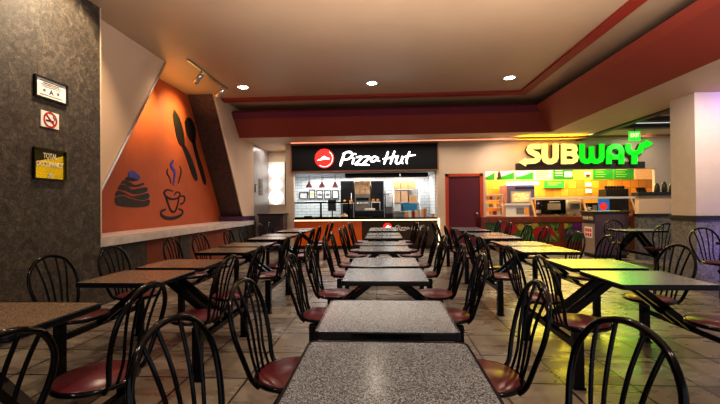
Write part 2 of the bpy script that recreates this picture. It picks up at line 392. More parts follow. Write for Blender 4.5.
# column and half wall on the right
cx0, cx1, cy0, cy1 = 5.2, 6.5, 6.6, 7.14
HX = at(639, 205, Y=8.95).x
struct('wall_right_column', MB().box(cx0, cx1, cy0, cy1, 1.07, ZB), plain('taupe_column_paint', '#b3a091', .6, var=.03))
struct('wall_right_column_lower', MB().box(cx0-.01, cx1, cy0-.01, cy1+.01, 0, 1.0), M['wp_grey'])
struct('trim_15', MB().box(cx0-.035, cx1, cy0-.035, cy1+.02, 1.0, 1.075, .006), M['blackmat'])
struct('wall_right_partition', MB().box(HX, 9.4, 8.95, 9.09, 1.05, 1.46), M['tan'])
struct('wall_right_partition_lower', MB().box(HX-.01, 9.4, 8.94, 9.1, 0, .99), M['wp_grey'])
struct('trim_16', MB().box(HX-.03, 9.4, 8.91, 9.12, .99, 1.05, .005), M['blackmat'])
struct('trim_17', MB().box(HX-.05, 9.4, 8.89, 9.14, 1.46, 1.54, .008), M['blackmat'])
# dark beams in the lowered ceiling to the right of the soffit
struct('trim_18', MB().box(5.56, 5.72, 6.7, 11.2, ZB-.04, ZB+.1), M['beam'])
mb = MB()
for k in range(5): mb.box(5.72, 11, 7.3+k*.8, 7.5+k*.8, ZB+.02, ZB+.12)
struct('ceiling_beams', mb, M['beam'])
struct('ceiling_upper', MB().box(5.56, 11, 6.7, 9.9, ZB+.3, ZB+.34), M['ceil_low'])

# door between the two storefronts
d = MB(); d.box(1.94, 2.84, YB+.02, YB+.06, 0, 2.12); dr = struct('door_1', d, M['doorred'])
mb = MB(); mb.box(1.84, 1.94, YB-.03, YB+.08, 0, 2.2); mb.box(2.84, 2.94, YB-.03, YB+.08, 0, 2.2); mb.box(1.84, 2.94, YB-.03, YB+.08, 2.12, 2.2); struct('trim_19', mb, M['doorframe'])
mb = MB(); mb.tube([(2.74, YB+.02, 1.03), (2.74, YB-.05, 1.03)], .018); mb.lathe([(.0, 0), (.03, .01), (.038, .03), (.03, .05), (0, .06)], 2.74, YB-.06, 1.0, 12, False); mb.build('door_handle', M['steel'], dr)

# ------------------------------------------------------------------ tables and chairs (cluster seating)
TW, TD, TH = .637, .568, .755
def table_parts(root, top_mat, post_dir):
    """post_dir -1: posts at the near end, frame meets its twin at the far end"""
    rp = [(cx*(TW/2-.033)+.028*math.cos(math.radians(a+k*22.5)), cy*(TD/2-.033)+.028*math.sin(math.radians(a+k*22.5)), TH-.03) for cx, cy, a in ((1, 1, 0), (-1, 1, 90), (-1, -1, 180), (1, -1, 270)) for k in range(5)]
    m = MB(); m.prism(rp, (0, 0, .03)); m.build('tabletop', top_mat, root, False)
    m = MB()   # rounded vinyl edge band
    pts = []
    for cx, cy, a in ((1, 1, 0), (-1, 1, 90), (-1, -1, 180), (1, -1, 270)):
        for k in range(5):
            t = math.radians(a+k*22.5); pts.append((cx*(TW/2-.03)+.03*math.cos(t), cy*(TD/2-.03)+.03*math.sin(t)))
    n = len(pts); prof = [(-.012, -.001), (-.003, .0), (0, -.006), (0, -.03), (-.004, -.036), (-.03, -.036)]
    rings = []
    for x, y in pts:
        l = math.hypot(x, y)
        rings.append([m.bm.verts.new((x*(1+dx/abs(TW/2)), y*(1+dx/(TD/2)), TH+.0015+dz)) for dx, dz in prof])
    for i in range(n):
        A, B = rings[i], rings[(i+1) % n]
        for k in range(len(prof)-1): m.bm.faces.new((A[k], B[k], B[k+1], A[k+1])).smooth = False
    m.build('edge_band', M['edge'], root, False)
    pc = -post_dir*(TD/2+.0992/2)            # centre line of the double frame, in local y
    py = pc + post_dir*.48
    for sx in (-1, 1):
        x = sx*.545
        m = MB(); m.box(x-.033, x+.033, py-.028, py+.028, .012, .4015, .005); m.box(x-.04, x+.04, py-.034, py+.034, 0, .014)
        m.build('leg', M['black'], root, False)
        m = MB(); m.box(x-.022, x+.022, min(py, pc), max(py, pc), .275, .32, .004); m.build('rail', M['black'], root, False)
        yb_ = pc+post_dir*.075
        m = MB(); m.bar((x*1.0, yb_, .298), (sx*.02, yb_+post_dir*.0, .715), .05, .05); m.build('brace', M['black'], root, False)
    m = MB(); m.box(-.16, .16, min(pc+post_dir*.04, post_dir*.05), max(pc+post_dir*.04, post_dir*.05), .705, .727); m.build('mounting_plate', M['blackmat'], root, False)

def chair_parts(root):
    # local: faces +x, seat centre at origin
    m = MB()
    m.lathe([(.168, .432), (.182, .438), (.184, .447), (.176, .4545), (.0, .456)], 0, 0, 0, 28, False); m.build('seat', M['seat'], root, False)
    m = MB(); m.lathe([(.05, .415), (.17, .42), (.196, .43), (.2, .44), (.196, .449), (.183, .4515), (.181, .44), (.168, .432)], 0, 0, 0, 32, False); m.build('seat_rim', M['black'], root, False)
    m = MB(); m.box(-.13, .07, -.06, .06, .402, .424, .004); m.build('seat_bracket', M['blackmat'], root, False)
    key = [(-.135, -.135, .425), (-.168, -.15, .47), (-.192, -.183, .57), (-.222, -.208, .68), (-.248, -.2, .78), (-.268, -.145, .865), (-.278, -.075, .903), (-.281, 0, .915)]
    key = key + [(x, -y, z) for x, y, z in key[-2::-1]]
    pts, _ = crom(key, .01, 4)
    m = MB(); m.tube(pts, .0123, 10); m.build('back_hoop', M['black'], root, False)
    for yb_, yt_ in ((-.078, -.13), (-.028, -.05), (.028, .05), (.078, .13)):
        # where the spindle meets the hoop
        best = min((p for p in pts if p[2] > .72), key=lambda p: abs(p[1]-yt_))
        sp_ = [(-.178+abs(yb_)*.25, yb_, .44), (-.192, yb_*1.02, .55), (-.212, (yb_*2+yt_)/3, .68), (-.238, (yb_+2.4*yt_)/3.4, .79), tuple(best)]
        q, _ = crom(sp_, .01, 4)
        m = MB(); m.tube(q, .0075, 8); m.build('spindle', M['black'], root, False)

Yz, gap, PP = .9627, .0992, 1.7595
rows = {'centre': (.013, 0, .0, range(1, 11)), 'left': (-1.9417, -.088, .0, range(1, 11)), 'right': (1.9062, -.10, -.02, range(3, 11))}
ORD = ['', 'first', 'second', 'third', 'fourth', 'fifth', 'sixth', 'seventh', 'eighth', 'ninth', 'tenth']
protoT = {}; protoC = None
tint = {'centre': 'grey speckled', 'left': 'warm-tinted grey speckled', 'right': 'grey speckled'}
def chair(x, y, rz, label):
    global protoC
    if protoC is None:
        protoC = thing('hoop_back_chair', label, 'chair', (0, 0, 0), 0, 'hoop-back chairs around the tables'); chair_parts(protoC); r = protoC
    else: r = copy_thing(protoC, label)
    r.location = (x, y, 0); r.rotation_euler = (0, 0, rz); return r
def tab_center(row, i):
    x, oy, fo, _ = rows[row]; pair = (i-1)//2; k = (i-1) % 2
    return x, Yz+oy+pair*PP+k*(TD+gap)+TD/2
for row, (rx, oy, fo, idx) in rows.items():
    first = 2 if row == 'left' else min(idx)
    for i in idx:
        x, y = tab_center(row, i); k = (i-1) % 2; n = i-first+1
        lab = '%s table, %s from the camera in the %s row' % (tint[row], ORD[n] if i < 10 else 'farthest', row)
        if n == 0: lab = 'warm-tinted grey table beside the cut-off chair, at the lower left corner of the photo'
        key = (row == 'left', k)
        if key not in protoT:
            r = thing('dining_table', lab, 'table', (0, 0, 0), 0, 'tables of the %s row' % row)
            table_parts(r, M['lam_warm'] if row == 'left' else M['lam_grey'], -1 if k == 0 else 1); protoT[key] = r
        else: r = copy_thing(protoT[key], lab)
        r['group'] = 'tables of the %s row' % row; r.location = (x, y, 0)
def chair_label(row, side, i):
    if row == 'left' and i == 1: return 'black hoop-back chair cut by the left edge, lower left corner of the photo'
    first = 2 if row == 'left' else min(rows[row][3])
    n = i-first+1
    return 'hoop-back chair with maroon seat on %s side of %s %s-row table' % (side, ORD[n] if i < 10 else 'farthest', row)
adj = {('centre', 'left', 1): (0, 0, -.14), ('centre', 'right', 1): (.035, 0, .2), ('left', 'right', 1): (0, 0, -.1)}
todo = [(r, s, i) for r in rows for i in rows[r][3] for s in ('left', 'right')]
for (row, side, i) in todo:
    if row == 'left' and side == 'left' and i <= 2: continue      # outside the photograph
    x, y = tab_center(row, i); pair = (i-1)//2; k = (i-1) % 2
    cyp = y + (1 if k == 0 else -1)*(TD+gap)/2 - (.04 if row == 'right' else 0)
    dx, dy, rr = adj.get((row, side, i), (0, 0, 0))
    rr += random.uniform(-.07, .07) if not (row, side, i) in adj else 0
    s = -1 if side == 'left' else 1
    chair(x+s*.478+dx, cyp+(-.355 if k == 0 else .355)+dy, (0 if s < 0 else PI)+rr, chair_label(row, side, i))
# two smaller tables turned crosswise by the column and the half wall
def side_table(x, y, lab, dep):
    r = thing('dining_table', lab, 'table', (x, y, 0), PI/2, 'crosswise tables on the right')
    m = MB(); m.box(-TW/2+.006, TW/2-.006, -dep/2+.006, dep/2-.006, TH-.03, TH); m.build('tabletop', M['lam_grey'], r, False)
    m = MB()
    for c in (-1, 1): m.box(-TW/2-.002, TW/2+.002, c*dep/2-.008, c*dep/2+.008, TH-.034, TH+.001, .004)
    for c in (-1, 1): m.box(c*TW/2-.008, c*TW/2+.008, -dep/2+.008, dep/2-.008, TH-.034, TH+.001, .004)
    m.build('edge_band', M['edge'], r, False)
    for sx in (-1, 1):
        xx = sx*.555
        m = MB(); m.box(xx-.033, xx+.033, -.028, .028, 0, .4015, .005); m.build('leg', M['black'], r, False)
        for yy in (-.05, .05):
            m = MB(); m.bar((xx, yy, .298), (sx*.02, yy, .715), .045, .05); m.build('brace', M['black'], r, False)
    m = MB(); m.box(-.56, .56, -.022, .022, .275, .32, .004); m.build('rail', M['black'], r, False)
    return r
side_table(5.1, 7.95, 'small crosswise table beside the grey half wall, behind the column', .8)
side_table(4.84, 5.14, 'table cut by the right edge of the photo, in front of the column', TD)
chair(5.1, 7.95+.5, -PI/2, 'hoop-back chair behind the small crosswise table, beside the plum waste bin')
chair(5.14, 7.95-.5, PI/2, 'hoop-back chair half hidden behind the column, at the small crosswise table')
chair(4.74, 5.14+.5, -PI/2, 'hoop-back chair with red seat in front of the purple-lit column base')

# ------------------------------------------------------------------ wall graphics on the orange recess (flat dark cut-outs)
XD = XO+.001
def wp(px, py): return at(px, py, X=XD)
def cut(mb, pts): mb.prism([wp(*p) for p in pts], (.008, 0, 0)); return mb
def crop1(x, y): return 100+x/4.75, 160+y/4.75      # zoomed view used for measuring
def wall2(pts): # measured points -> 2-D (y,z) on the wall
    return [(lambda v: (v.y, v.z))(wp(*crop1(*p))) for p in pts]
def wstroke(mb, pts, w, k=5):
    q = wall2(pts); ww = [a/4.75*.019 for a in w] if isinstance(w, list) else w/4.75*.019
    mb.stroke(q, ww, (XD, 0, 0), (0, 1, 0), (0, 0, 1), (.008, 0, 0), k); return mb
def cutc(mb, pts, k=5):
    q, _ = crom([Vector(p) for p in pts+[pts[0]]], 1, k); q = q[:-1]
    mb.prism([wp(*crop1(*p)) for p in q], (.008, 0, 0)); return mb
cake = thing('cupcake_cutout', 'dark cupcake cut-out with a blue cherry on the orange wall', 'wall art', tuple(wp(132, 206)), group='food cut-outs on the orange wall')
m = MB()
cutc(m, [(70, 190), (78, 176), (110, 172), (150, 185), (200, 195), (232, 188), (234, 205), (222, 218), (170, 224), (110, 220), (78, 212)])
cutc(m, [(72, 172), (80, 148), (110, 152), (150, 172), (195, 165), (228, 158), (232, 178), (205, 190), (165, 182), (120, 166), (90, 166)])
cutc(m, [(84, 140), (96, 118), (125, 122), (150, 140), (185, 134), (220, 130), (222, 148), (190, 160), (155, 160), (120, 145)])
cutc(m, [(98, 112), (112, 96), (140, 104), (165, 118), (205, 108), (204, 118), (175, 128), (140, 126), (120, 114)])
cutc(m, [(118, 92), (130, 80), (150, 86), (178, 96), (160, 100), (135, 98)])
m.build('icing_layers', M['decal'], cake)
m = MB(); cutc(m, [(132, 62), (150, 50), (172, 62), (188, 78), (186, 92), (165, 94), (140, 86)]); m.build('cherry', M['decalblue'], cake)
cup = thing('coffee_cup_cutout', 'dark steaming coffee cup cut-out on the orange wall', 'wall art', tuple(wp(173, 219)), group='food cut-outs on the orange wall')
m = MB()
wstroke(m, [(346, 148), (318, 142), (304, 156), (316, 176), (345, 186), (372, 178), (380, 160), (366, 152), (352, 166)], [5, 9, 12, 12, 10, 9, 9, 8, 6])
wstroke(m, [(312, 176), (322, 205), (334, 236), (346, 246)], [12, 13, 12, 9])
wstroke(m, [(374, 176), (370, 205), (362, 232), (354, 246), (340, 246)], [9, 11, 11, 9, 8])
m.build('cup', M['decalblack'], cup)
m = MB(); wstroke(m, [(380, 172), (398, 172), (402, 190), (390, 208), (380, 206)], [8, 10, 11, 9, 6]); m.build('handle', M['decalblack'], cup)
m = MB(); wstroke(m, [(312, 234), (292, 244), (292, 262), (318, 276), (356, 274), (386, 260), (392, 242), (372, 232)], [8, 12, 16, 18, 17, 14, 12, 6]); m.build('saucer', M['decalblack'], cup)
for pts, w, mat in (([(322, 42), (318, 62), (330, 84), (337, 112)], [4, 10, 11, 4], 'decalblack'), ([(350, 0), (336, 26), (354, 58), (350, 98), (346, 122)], [6, 20, 18, 14, 4], 'decalblue'), ([(378, 28), (385, 50), (380, 80), (370, 112)], [4, 11, 11, 4], 'decalblack')):
    m = MB(); wstroke(m, pts, w); m.build('steam_wisp', M[mat], cup)
def crop2(x, y): return 160+x/2.79, 80+y/2.79
def cut2(mb, pts, k=5):
    q, _ = crom([Vector(p) for p in pts+[pts[0]]], 1, k); q = q[:-1]
    mb.prism([wp(*crop2(*p)) for p in q], (.008, 0, 0)); return mb
kn = thing('knife_cutout', 'dark table knife cut-out slanting down the orange wall', 'wall art', tuple(wp(195, 180)), group='food cut-outs on the orange wall')
m = MB(); cut2(m, [(38, 82), (36, 105), (42, 140), (50, 172), (60, 186), (68, 184), (66, 150), (56, 112), (46, 92)]); m.build('blade', M['decalblack'], kn)
m = MB(); cut2(m, [(60, 184), (72, 215), (88, 262), (98, 280), (104, 278), (100, 255), (86, 215), (70, 184)]); m.build('handle', M['decalblack'], kn)
spn = thing('spoon_cutout', 'dark spoon cut-out beside the knife on the orange wall', 'wall art', tuple(wp(204, 184)), group='food cut-outs on the orange wall')
m = MB(); cut2(m, [(68, 118), (76, 105), (88, 110), (97, 130), (100, 155), (96, 174), (86, 172), (74, 150)]); m.build('bowl', M['decalblack'], spn)
m = MB(); cut2(m, [(88, 168), (98, 210), (112, 260), (122, 290), (128, 288), (122, 255), (106, 205), (96, 168)]); m.build('handle', M['decalblack'], spn)

# ------------------------------------------------------------------ signs on the dark pier
XP = -3.6
def sign_frame(name, lab, a, b, fr, frm, inm):
    A, B = at(*a, X=XP), at(*b, X=XP); y0, y1, z0, z1 = A.y, B.y, B.z, A.z
    t = thing(name, lab, 'sign', (XP, (y0+y1)/2, z0))
    if fr:
        m = MB(); m.box(XP, XP+.03, y0, y1, z0, z0+fr); m.box(XP, XP+.03, y0, y1, z1-fr, z1); m.box(XP, XP+.03, y0, y0+fr, z0+fr, z1-fr); m.box(XP, XP+.03, y1-fr, y1, z0+fr, z1-fr); m.build('frame', frm, t)
    m = MB(); m.box(XP, XP+.012, y0+fr, y1-fr, z0+fr, z1-fr); m.build('panel', inm, t)
    return t, y0, y1, z0, z1
NR, NU = Vector((0, 1, 0)), Vector((0, 0, 1))   # reading right is +Y on this wall (normal +X)
t, y0, y1, z0, z1 = sign_frame('framed_certificate', 'black framed white certificate with a blue letter A on the dark wall', (33, 73.5), (66, 106), .017, M['blackmat'], M['paper'])
cy, cz = (y0+y1)/2, (z0+z1)/2; xx = XP+.013
text('letter', 'A', M['ink'], t, (xx, cy, cz-.025), NR, NU, .055)
m = MB()
for q, (hh, ww, th) in enumerate(((.078, .27, .006), (.058, .2, .01), (.04, .25, .006), (.022, .22, .005), (-.068, .28, .006))): m.plate((xx, cy, cz+hh), NR, NU, ww, th, (.002, 0, 0))
m.build('text_lines', M['inkgrey'], t)
m = MB()
for q in (-1, 1): m.disc((xx, cy+q*.085, cz-.02), NR, NU, .016, (.002, 0, 0), 14)
m.build('seals', M['inkgrey'], t)
t, y0, y1, z0, z1 = sign_frame('no_smoking_sign', 'white square no-smoking sign with red ring below the framed certificate', (40, 109.5), (58, 130), 0, None, M['paper'])
cy, cz = (y0+y1)/2, (z0+z1)/2; rr = .085
m = MB(); m.ring((xx, cy, cz), NR, NU, rr*.8, rr, (.003, 0, 0)); m.stroke([(cy-rr*.62, cz+rr*.62), (cy+rr*.62, cz-rr*.62)], rr*.18, (xx, 0, 0), (0, 1, 0), (0, 0, 1), (.003, 0, 0)); m.build('prohibition_ring', M['nosmokered'], t)
m = MB(); m.plate((xx, cy-.005, cz-.012), NR, NU, .1, .018, (.002, 0, 0)); m.stroke([(cy+.05, cz+.0), (cy+.055, cz+.02), (cy+.035, cz+.03), (cy+.04, cz+.05)], .008, (xx, 0, 0), (0, 1, 0), (0, 0, 1), (.002, 0, 0), 4); m.build('cigarette', M['ink'], t)
t, y0, y1, z0, z1 = sign_frame('occupancy_sign', 'shiny yellow brass plate reading total occupancy on the dark wall', (32, 146.5), (64.5, 181), .012, M['brassdark'], M['brass'])
cy, cz = (y0+y1)/2, (z0+z1)/2
m = MB(); m.prism([(xx, y0+.012, z1-.012), (xx, y1-.012, z1-.012), (xx, y1-.012, z1-.05), (xx, y0+.2, z1-.1), (xx, y0+.012, z1-.15)], (.0015, 0, 0)); m.build('dark_corner', M['brassdark'], t)
text('lettering', 'TOTAL', M['letterwhite'], t, (xx+.002, cy+.0, z1-.075), NR, NU, .06, .17, bold=.02)
text('lettering', 'OCCUPANCY', M['letterwhite'], t, (xx+.002, cy, z1-.165), NR, NU, .055, .33, bold=.02)
text('lettering', '78', M['letterwhite'], t, (xx+.002, cy, z0+.045), NR, NU, .05, .06, bold=.02)

# ------------------------------------------------------------------ ceiling fittings
dl = None
for lab, x, y in (('recessed downlight above the left row, left of the three', -2.969, 7.943), ('recessed downlight above the centre row, middle of the three', -.195, 7.924), ('recessed downlight near the bulkhead corner, right of the three', 2.601, 7.827)):
    if dl is None:
        dl = thing('recessed_downlight', lab, 'ceiling light', (x, y, ZC), 0, 'round downlights in the high ceiling')
        m = MB(); m.lathe([(.1, -.012), (.125, -.012), (.128, 0), (.098, 0)], 0, 0, 0, 24, False); m.build('trim_ring', M['white'], dl, False)
        m = MB(); m.lathe([(.0, -.006), (.1, -.006), (.1, -.002), (0, -.002)], 0, 0, 0, 24, False); m.build('lens', M['lamp'], dl, False)
    else: r = copy_thing(dl, lab); r.location = (x, y, ZC)
sl_ = thing('recessed_downlight', 'small downlight in the lowered ceiling, left of the green exit sign', 'ceiling light', tuple(at(592, 134, Z=ZB)), 0)
m = MB(); m.lathe([(.085, -.012), (.11, -.012), (.112, 0), (.083, 0)], 0, 0, 0, 20, False); m.build('trim_ring', M['white'], sl_, False)
m = MB(); m.lathe([(.0, -.006), (.085, -.006), (.085, -.002), (0, -.002)], 0, 0, 0, 20, False); m.build('lens', M['strip'], sl_, False)
tr = thing('track_light', 'ceiling track with two swivel spot heads above the orange recess', 'track light', (-3.35, 7.2, ZC))
m = MB(); m.box(-3.37, -3.33, 6.35, 8.0, ZC-.03, ZC); m.build('track', M['steel'], tr)
for yy in (6.85, 7.78):
    h = MB(); h.tube([(-3.35, yy, ZC-.03), (-3.35, yy, ZC-.1)], .014, 8); h.tube([(-3.35, yy, ZC-.1), (-3.37, yy, ZC-.12), (-3.49, yy+.02, ZC-.24)], [.03, .045, .05], 12); h.build('spot_head', M['steel'], tr)
ex = thing('exit_sign', 'green lit exit sign hanging from the lowered ceiling above the sandwich sign', 'sign', tuple(at(635, 141, Y=9.0)))
c = at(635, 136, Y=9.0)
m = MB(); m.plate(c, X_, Z_, .24, .22, (0, .04, 0)); m.build('panel', M['exitgreen'], ex)
m = MB(); m.tube([(c.x, c.y+.02, c.z+.1), (c.x, c.y+.02, ZB+.02)], .012, 8); m.build('stem', M['blackmat'], ex)
text('lettering', 'EXIT', M['exityel'], ex, (c.x, c.y-.004, c.z+.02), X_, Z_, .09, .19, bold=.02)

# ------------------------------------------------------------------ helpers for storefront furniture
def pbox(x0, x1, y0, y1, Y, d=.3, bev=0, mb=None):
    a, b = at(x0, y0, Y=Y), at(x1, y1, Y=Y)
    return (mb or MB()).box(min(a.x, b.x), max(a.x, b.x), Y, Y+d, min(a.z, b.z), max(a.z, b.z), bev)
def item(name, lab, cat, mat, x0, x1, y0, y1, Y, d=.3, group=None, bev=.01, z0=None):
    a, b = at(x0, y0, Y=Y), at(x1, y1, Y=Y); zb = b.z if z0 is None else z0
    o = MB().box(a.x, b.x, Y, Y+d, zb, a.z, bev).build(name, mat)
    return tag(o, lab, cat, group)
def group_thing(name, lab, cat, x0, x1, y0, y1, Y, d, group=None, z0=None):
    a, b = at(x0, y0, Y=Y), at(x1, y1, Y=Y); z = b.z if z0 is None else z0
    t = thing(name, lab, cat, ((a.x+b.x)/2, Y+d/2, z), 0, group)
    return t, a.x, b.x, z, a.z

# ================================================================== PIZZA COUNTER
YI = 12.9
struct('wall_back_kitchen', MB().box(-3.2, 1.84, YI, YI+.1, 0, 2.9), M['whitetile'])
struct('wall_left_kitchen', MB().prism([(-2.88, YB+.12, 0), (-2.84, YB+.12, 0), (-3.14, YI, 0), (-3.18, YI, 0)], (0, 0, 2.9)), M['whitetile_y'])
struct('wall_back_corridor_side', MB().prism([(-2.9, YB+.12, 0), (-2.88, YB+.12, 0), (-3.18, YI, 0), (-3.2, YI, 0)], (0, 0, ZB)), M['cream'])
struct('wall_right_kitchen', MB().box(1.56, 1.605, YB+.1, YI, 0, 2.9), M['whitetile_y'])
struct('ceiling_kitchen', MB().prism([(-2.84, YB+.1, 2.29), (1.56, YB+.1, 2.29), (1.56, YI, 2.29), (-3.14, YI, 2.29)], (0, 0, .05)), plain('pale_blue_kitchen_ceiling', '#b9c2cc', .5, var=.04))
# sign
sg = thing('storefront_sign', 'long black sign with red roundel and white script over the pizza counter', 'sign', (-.55, YB-.12, 2.34))
sx0, sx1, sz0, sz1 = -2.69, 1.61, 2.335, 3.095
m = MB(); m.box(sx0, sx1, YB-.12, YB+.02, sz0, sz1); m.build('panel', M['signblack'], sg)
m = MB(); m.box(sx0, sx1, YB-.14, YB-.1, sz1, sz1+.03); m.box(sx0, sx1, YB-.14, YB-.1, sz0-.03, sz0); m.box(sx0-.03, sx0, YB-.14, YB-.1, sz0-.03, sz1+.03); m.box(sx1, sx1+.03, YB-.14, YB-.1, sz0-.03, sz1+.03); m.build('frame', plain('copper_sign_frame', '#8a5638', .4, var=.05), sg)
YS = YB-.13; SV = (0, -.03, 0)
def cropP(x, y): return 305+x/6.26, 140+y/6.26
def P2(x, y): v = at(*cropP(x, y), Y=YS); return (v.x, v.z)
px1 = 11.3/378/6.26
c = at(*cropP(122, 116), Y=YS)
m = MB(); m.disc(c, X_, Z_, 60*px1, SV, 36); rd = m.build('roundel', M['signred'], sg)
m = MB(); m.ring(c+Vector((0, -.002, 0)), X_, Z_, 50*px1, 53*px1, (0, -.034, 0), 30, -2.2, .9); m.build('ring', M['signwhite'], sg)
m = MB(); hat = [(78, 130), (84, 123), (98, 119), (106, 110), (120, 101), (128, 104), (140, 112), (152, 113), (158, 119), (150, 122), (130, 121), (112, 125), (95, 128)]
m.prism([Vector((a, YS-.03, b)) for a, b in (P2(*p) for p in hat)], (0, -.01, 0)); m.build('hat_emblem', M['signwhite'], rd)
def script(letter_strokes, to, scale, plane, vec, parent, mat):
    for st in letter_strokes:
        m = MB()
        for pts, w in st: m.stroke([to(*p) for p in pts], [q*scale for q in w] if isinstance(w, list) else w*scale, plane[0], X_, Z_, vec, 5)
        m.build('letter', mat, parent)
PH = [
 [([(246, 84), (238, 110), (228, 140), (220, 164)], [14, 16, 17, 10]), ([(236, 92), (258, 78), (282, 76), (296, 88), (290, 106), (268, 120), (244, 124)], [8, 12, 14, 15, 14, 12, 8])],
 [([(308, 112), (302, 130), (296, 152)], [13, 14, 9]), ([(316, 84), (313, 92)], [15, 14])],
 [([(320, 110), (340, 106), (356, 108), (340, 128), (316, 152), (338, 152), (360, 156)], [8, 12, 13, 13, 13, 11, 8])],
 [([(364, 108), (384, 104), (402, 106), (388, 126), (362, 152), (384, 154), (404, 158)], [8, 12, 13, 13, 13, 11, 7])],
 [([(456, 112), (436, 104), (416, 116), (414, 132), (428, 136), (446, 124), (456, 110)], [8, 11, 13, 13, 11, 10, 10]), ([(458, 108), (452, 126), (470, 132)], [12, 12, 7])],
 [([(520, 72), (512, 100), (502, 130), (494, 154)], [11, 14, 15, 9]), ([(562, 68), (552, 96), (542, 128), (534, 152)], [11, 14, 15, 9]), ([(486, 120), (520, 114), (560, 106), (574, 102)], [8, 11, 11, 7])],
 [([(584, 98), (572, 124), (570, 142), (584, 148), (602, 132), (612, 102)], [11, 14, 14, 12, 11, 11]), ([(612, 104), (606, 130), (612, 150)], [11, 12, 7])],
 [([(656, 72), (644, 100), (634, 132), (640, 150)], [11, 14, 14, 7]), ([(616, 108), (650, 100), (692, 94)], [7, 11, 6])],
]
script(PH, P2, px1*.95, [(0, YS, 0)], SV, sg, M['signwhite'])
# counter
ct = thing('service_counter', 'pizza counter with orange and dark brown front panels and black top', 'counter', (-.55, YB, 0))
m = MB(); m.box(-2.65, -.62, YB-.02, YB+.03, .1, .84); m.build('front_panel', M['counter_o'], ct)['label'] = 'orange front panel'
m = MB(); m.box(-.62, 1.59, YB-.02, YB+.03, .1, .84); dkp = m.build('front_panel', M['counter_d'], ct); dkp['label'] = 'dark brown front panel'
m = MB(); m.box(-2.65, 1.59, YB-.1, YB+.09, .88, .93, .006); m.box(-2.65, 1.55, YB+.09, YB+.6, .88, .93); m.build('countertop', M['black'], ct)
m = MB(); m.box(-2.65, 1.59, YB-.015, YB+.05, .845, .878); m.build('light_strip', M['strip'], ct)
m = MB(); m.box(-2.65, 1.55, YB+.02, YB+.5, 0, .1); m.build('kick_base', M['blackmat'], ct)
m = MB(); m.box(-2.65, 1.55, YB+.03, YB+.55, .1, .88); m.build('cabinet_body', M['darkgrey'], ct)
# lettering on the dark panel
YL = YB-.022
c = at(387.5, 227.2, Y=YL)
m = MB(); m.disc(c, X_, Z_, .13, (0, -.012, 0), 30); rd2 = m.build('roundel', M['signred'], ct)
m = MB(); m.prism([Vector((c.x+a*.15, YL-.014, c.z+b*.15)) for a, b in ((-.75, -.2), (-.2, .1), (.05, .45), (.35, .2), (.7, .1), (.3, -.08))], (0, -.005, 0)); m.build('hat_emblem', M['signwhite'], rd2)
k2 = 38/480*11.25/378/1.0
def P3(x, y):
    v = at(394+ (x-215)*.0625, 225.4+(y-75)*.0625, Y=YL); return (v.x, v.z)
script(PH, P3, .0625*11.25/378, [(0, YL, 0)], (0, -.01, 0), ct, M['paper'])
m = MB(); m.box(1.62, 1.66, YB-.06, YB-.03, .0, .9); tag(m.build('light_strip', M['strip']), 'glowing vertical light strip at the right end of the pizza counter', 'light')
# sneeze guard
t, ax, bx, z0, z1 = group_thing('sneeze_guard', 'black framed glass sneeze guard on the left of the pizza counter', 'sneeze guard', 292, 349.5, 202.2, 219, 11.3, .06, z0=.93)
f = .045
mx_ = at(320, 210, Y=11.3).x
m = MB(); m.box(ax, bx, 11.3, 11.36, z1-f, z1); m.box(ax, bx, 11.3, 11.36, z0, z0+.03)
for xq in (ax, mx_, bx-f): m.box(xq, xq+f, 11.3, 11.36, z0+.03, z1-f)
m.build('frame', M['soot'], t)
m = MB(); m.box(ax+f, mx_, 11.325, 11.332, z0+.03, z1-f); m.build('pane', M['glass'], t)
m = MB(); m.box(mx_+f, bx-f, 11.325, 11.332, z0+.03, z1-f); m.build('pane', M['glass'], t)
# pendants
for q, (pxx, w) in enumerate(((309.2, 'left'), (322, 'middle'), (335.2, 'right'))):
    b = at(pxx, 187.6, Y=12.0)
    t = thing('pendant_lamp', '%s of the three dark red pendant lamps over the pizza counter' % ('leftmost', 'middle', 'rightmost')[q], 'pendant lamp', tuple(b), 0, 'dark red pendant lamps')
    m = MB(); m.lathe([(.108, 0), (.104, .025), (.075, .09), (.042, .14), (.036, .18), (.0, .185)], b.x, b.y, b.z, 20, False); m.build('lamp_shade', M['lampred'], t)
    m = MB(); m.tube([(b.x, b.y, b.z+.16), (b.x, b.y, 2.29)], .008, 6); m.build('cord', M['blackmat'], t)
    m = MB(); m.lathe([(0, .0), (.035, .02), (.035, .06), (0, .08)], b.x, b.y, b.z, 12, False); m.build('bulb', M['strip'], t)
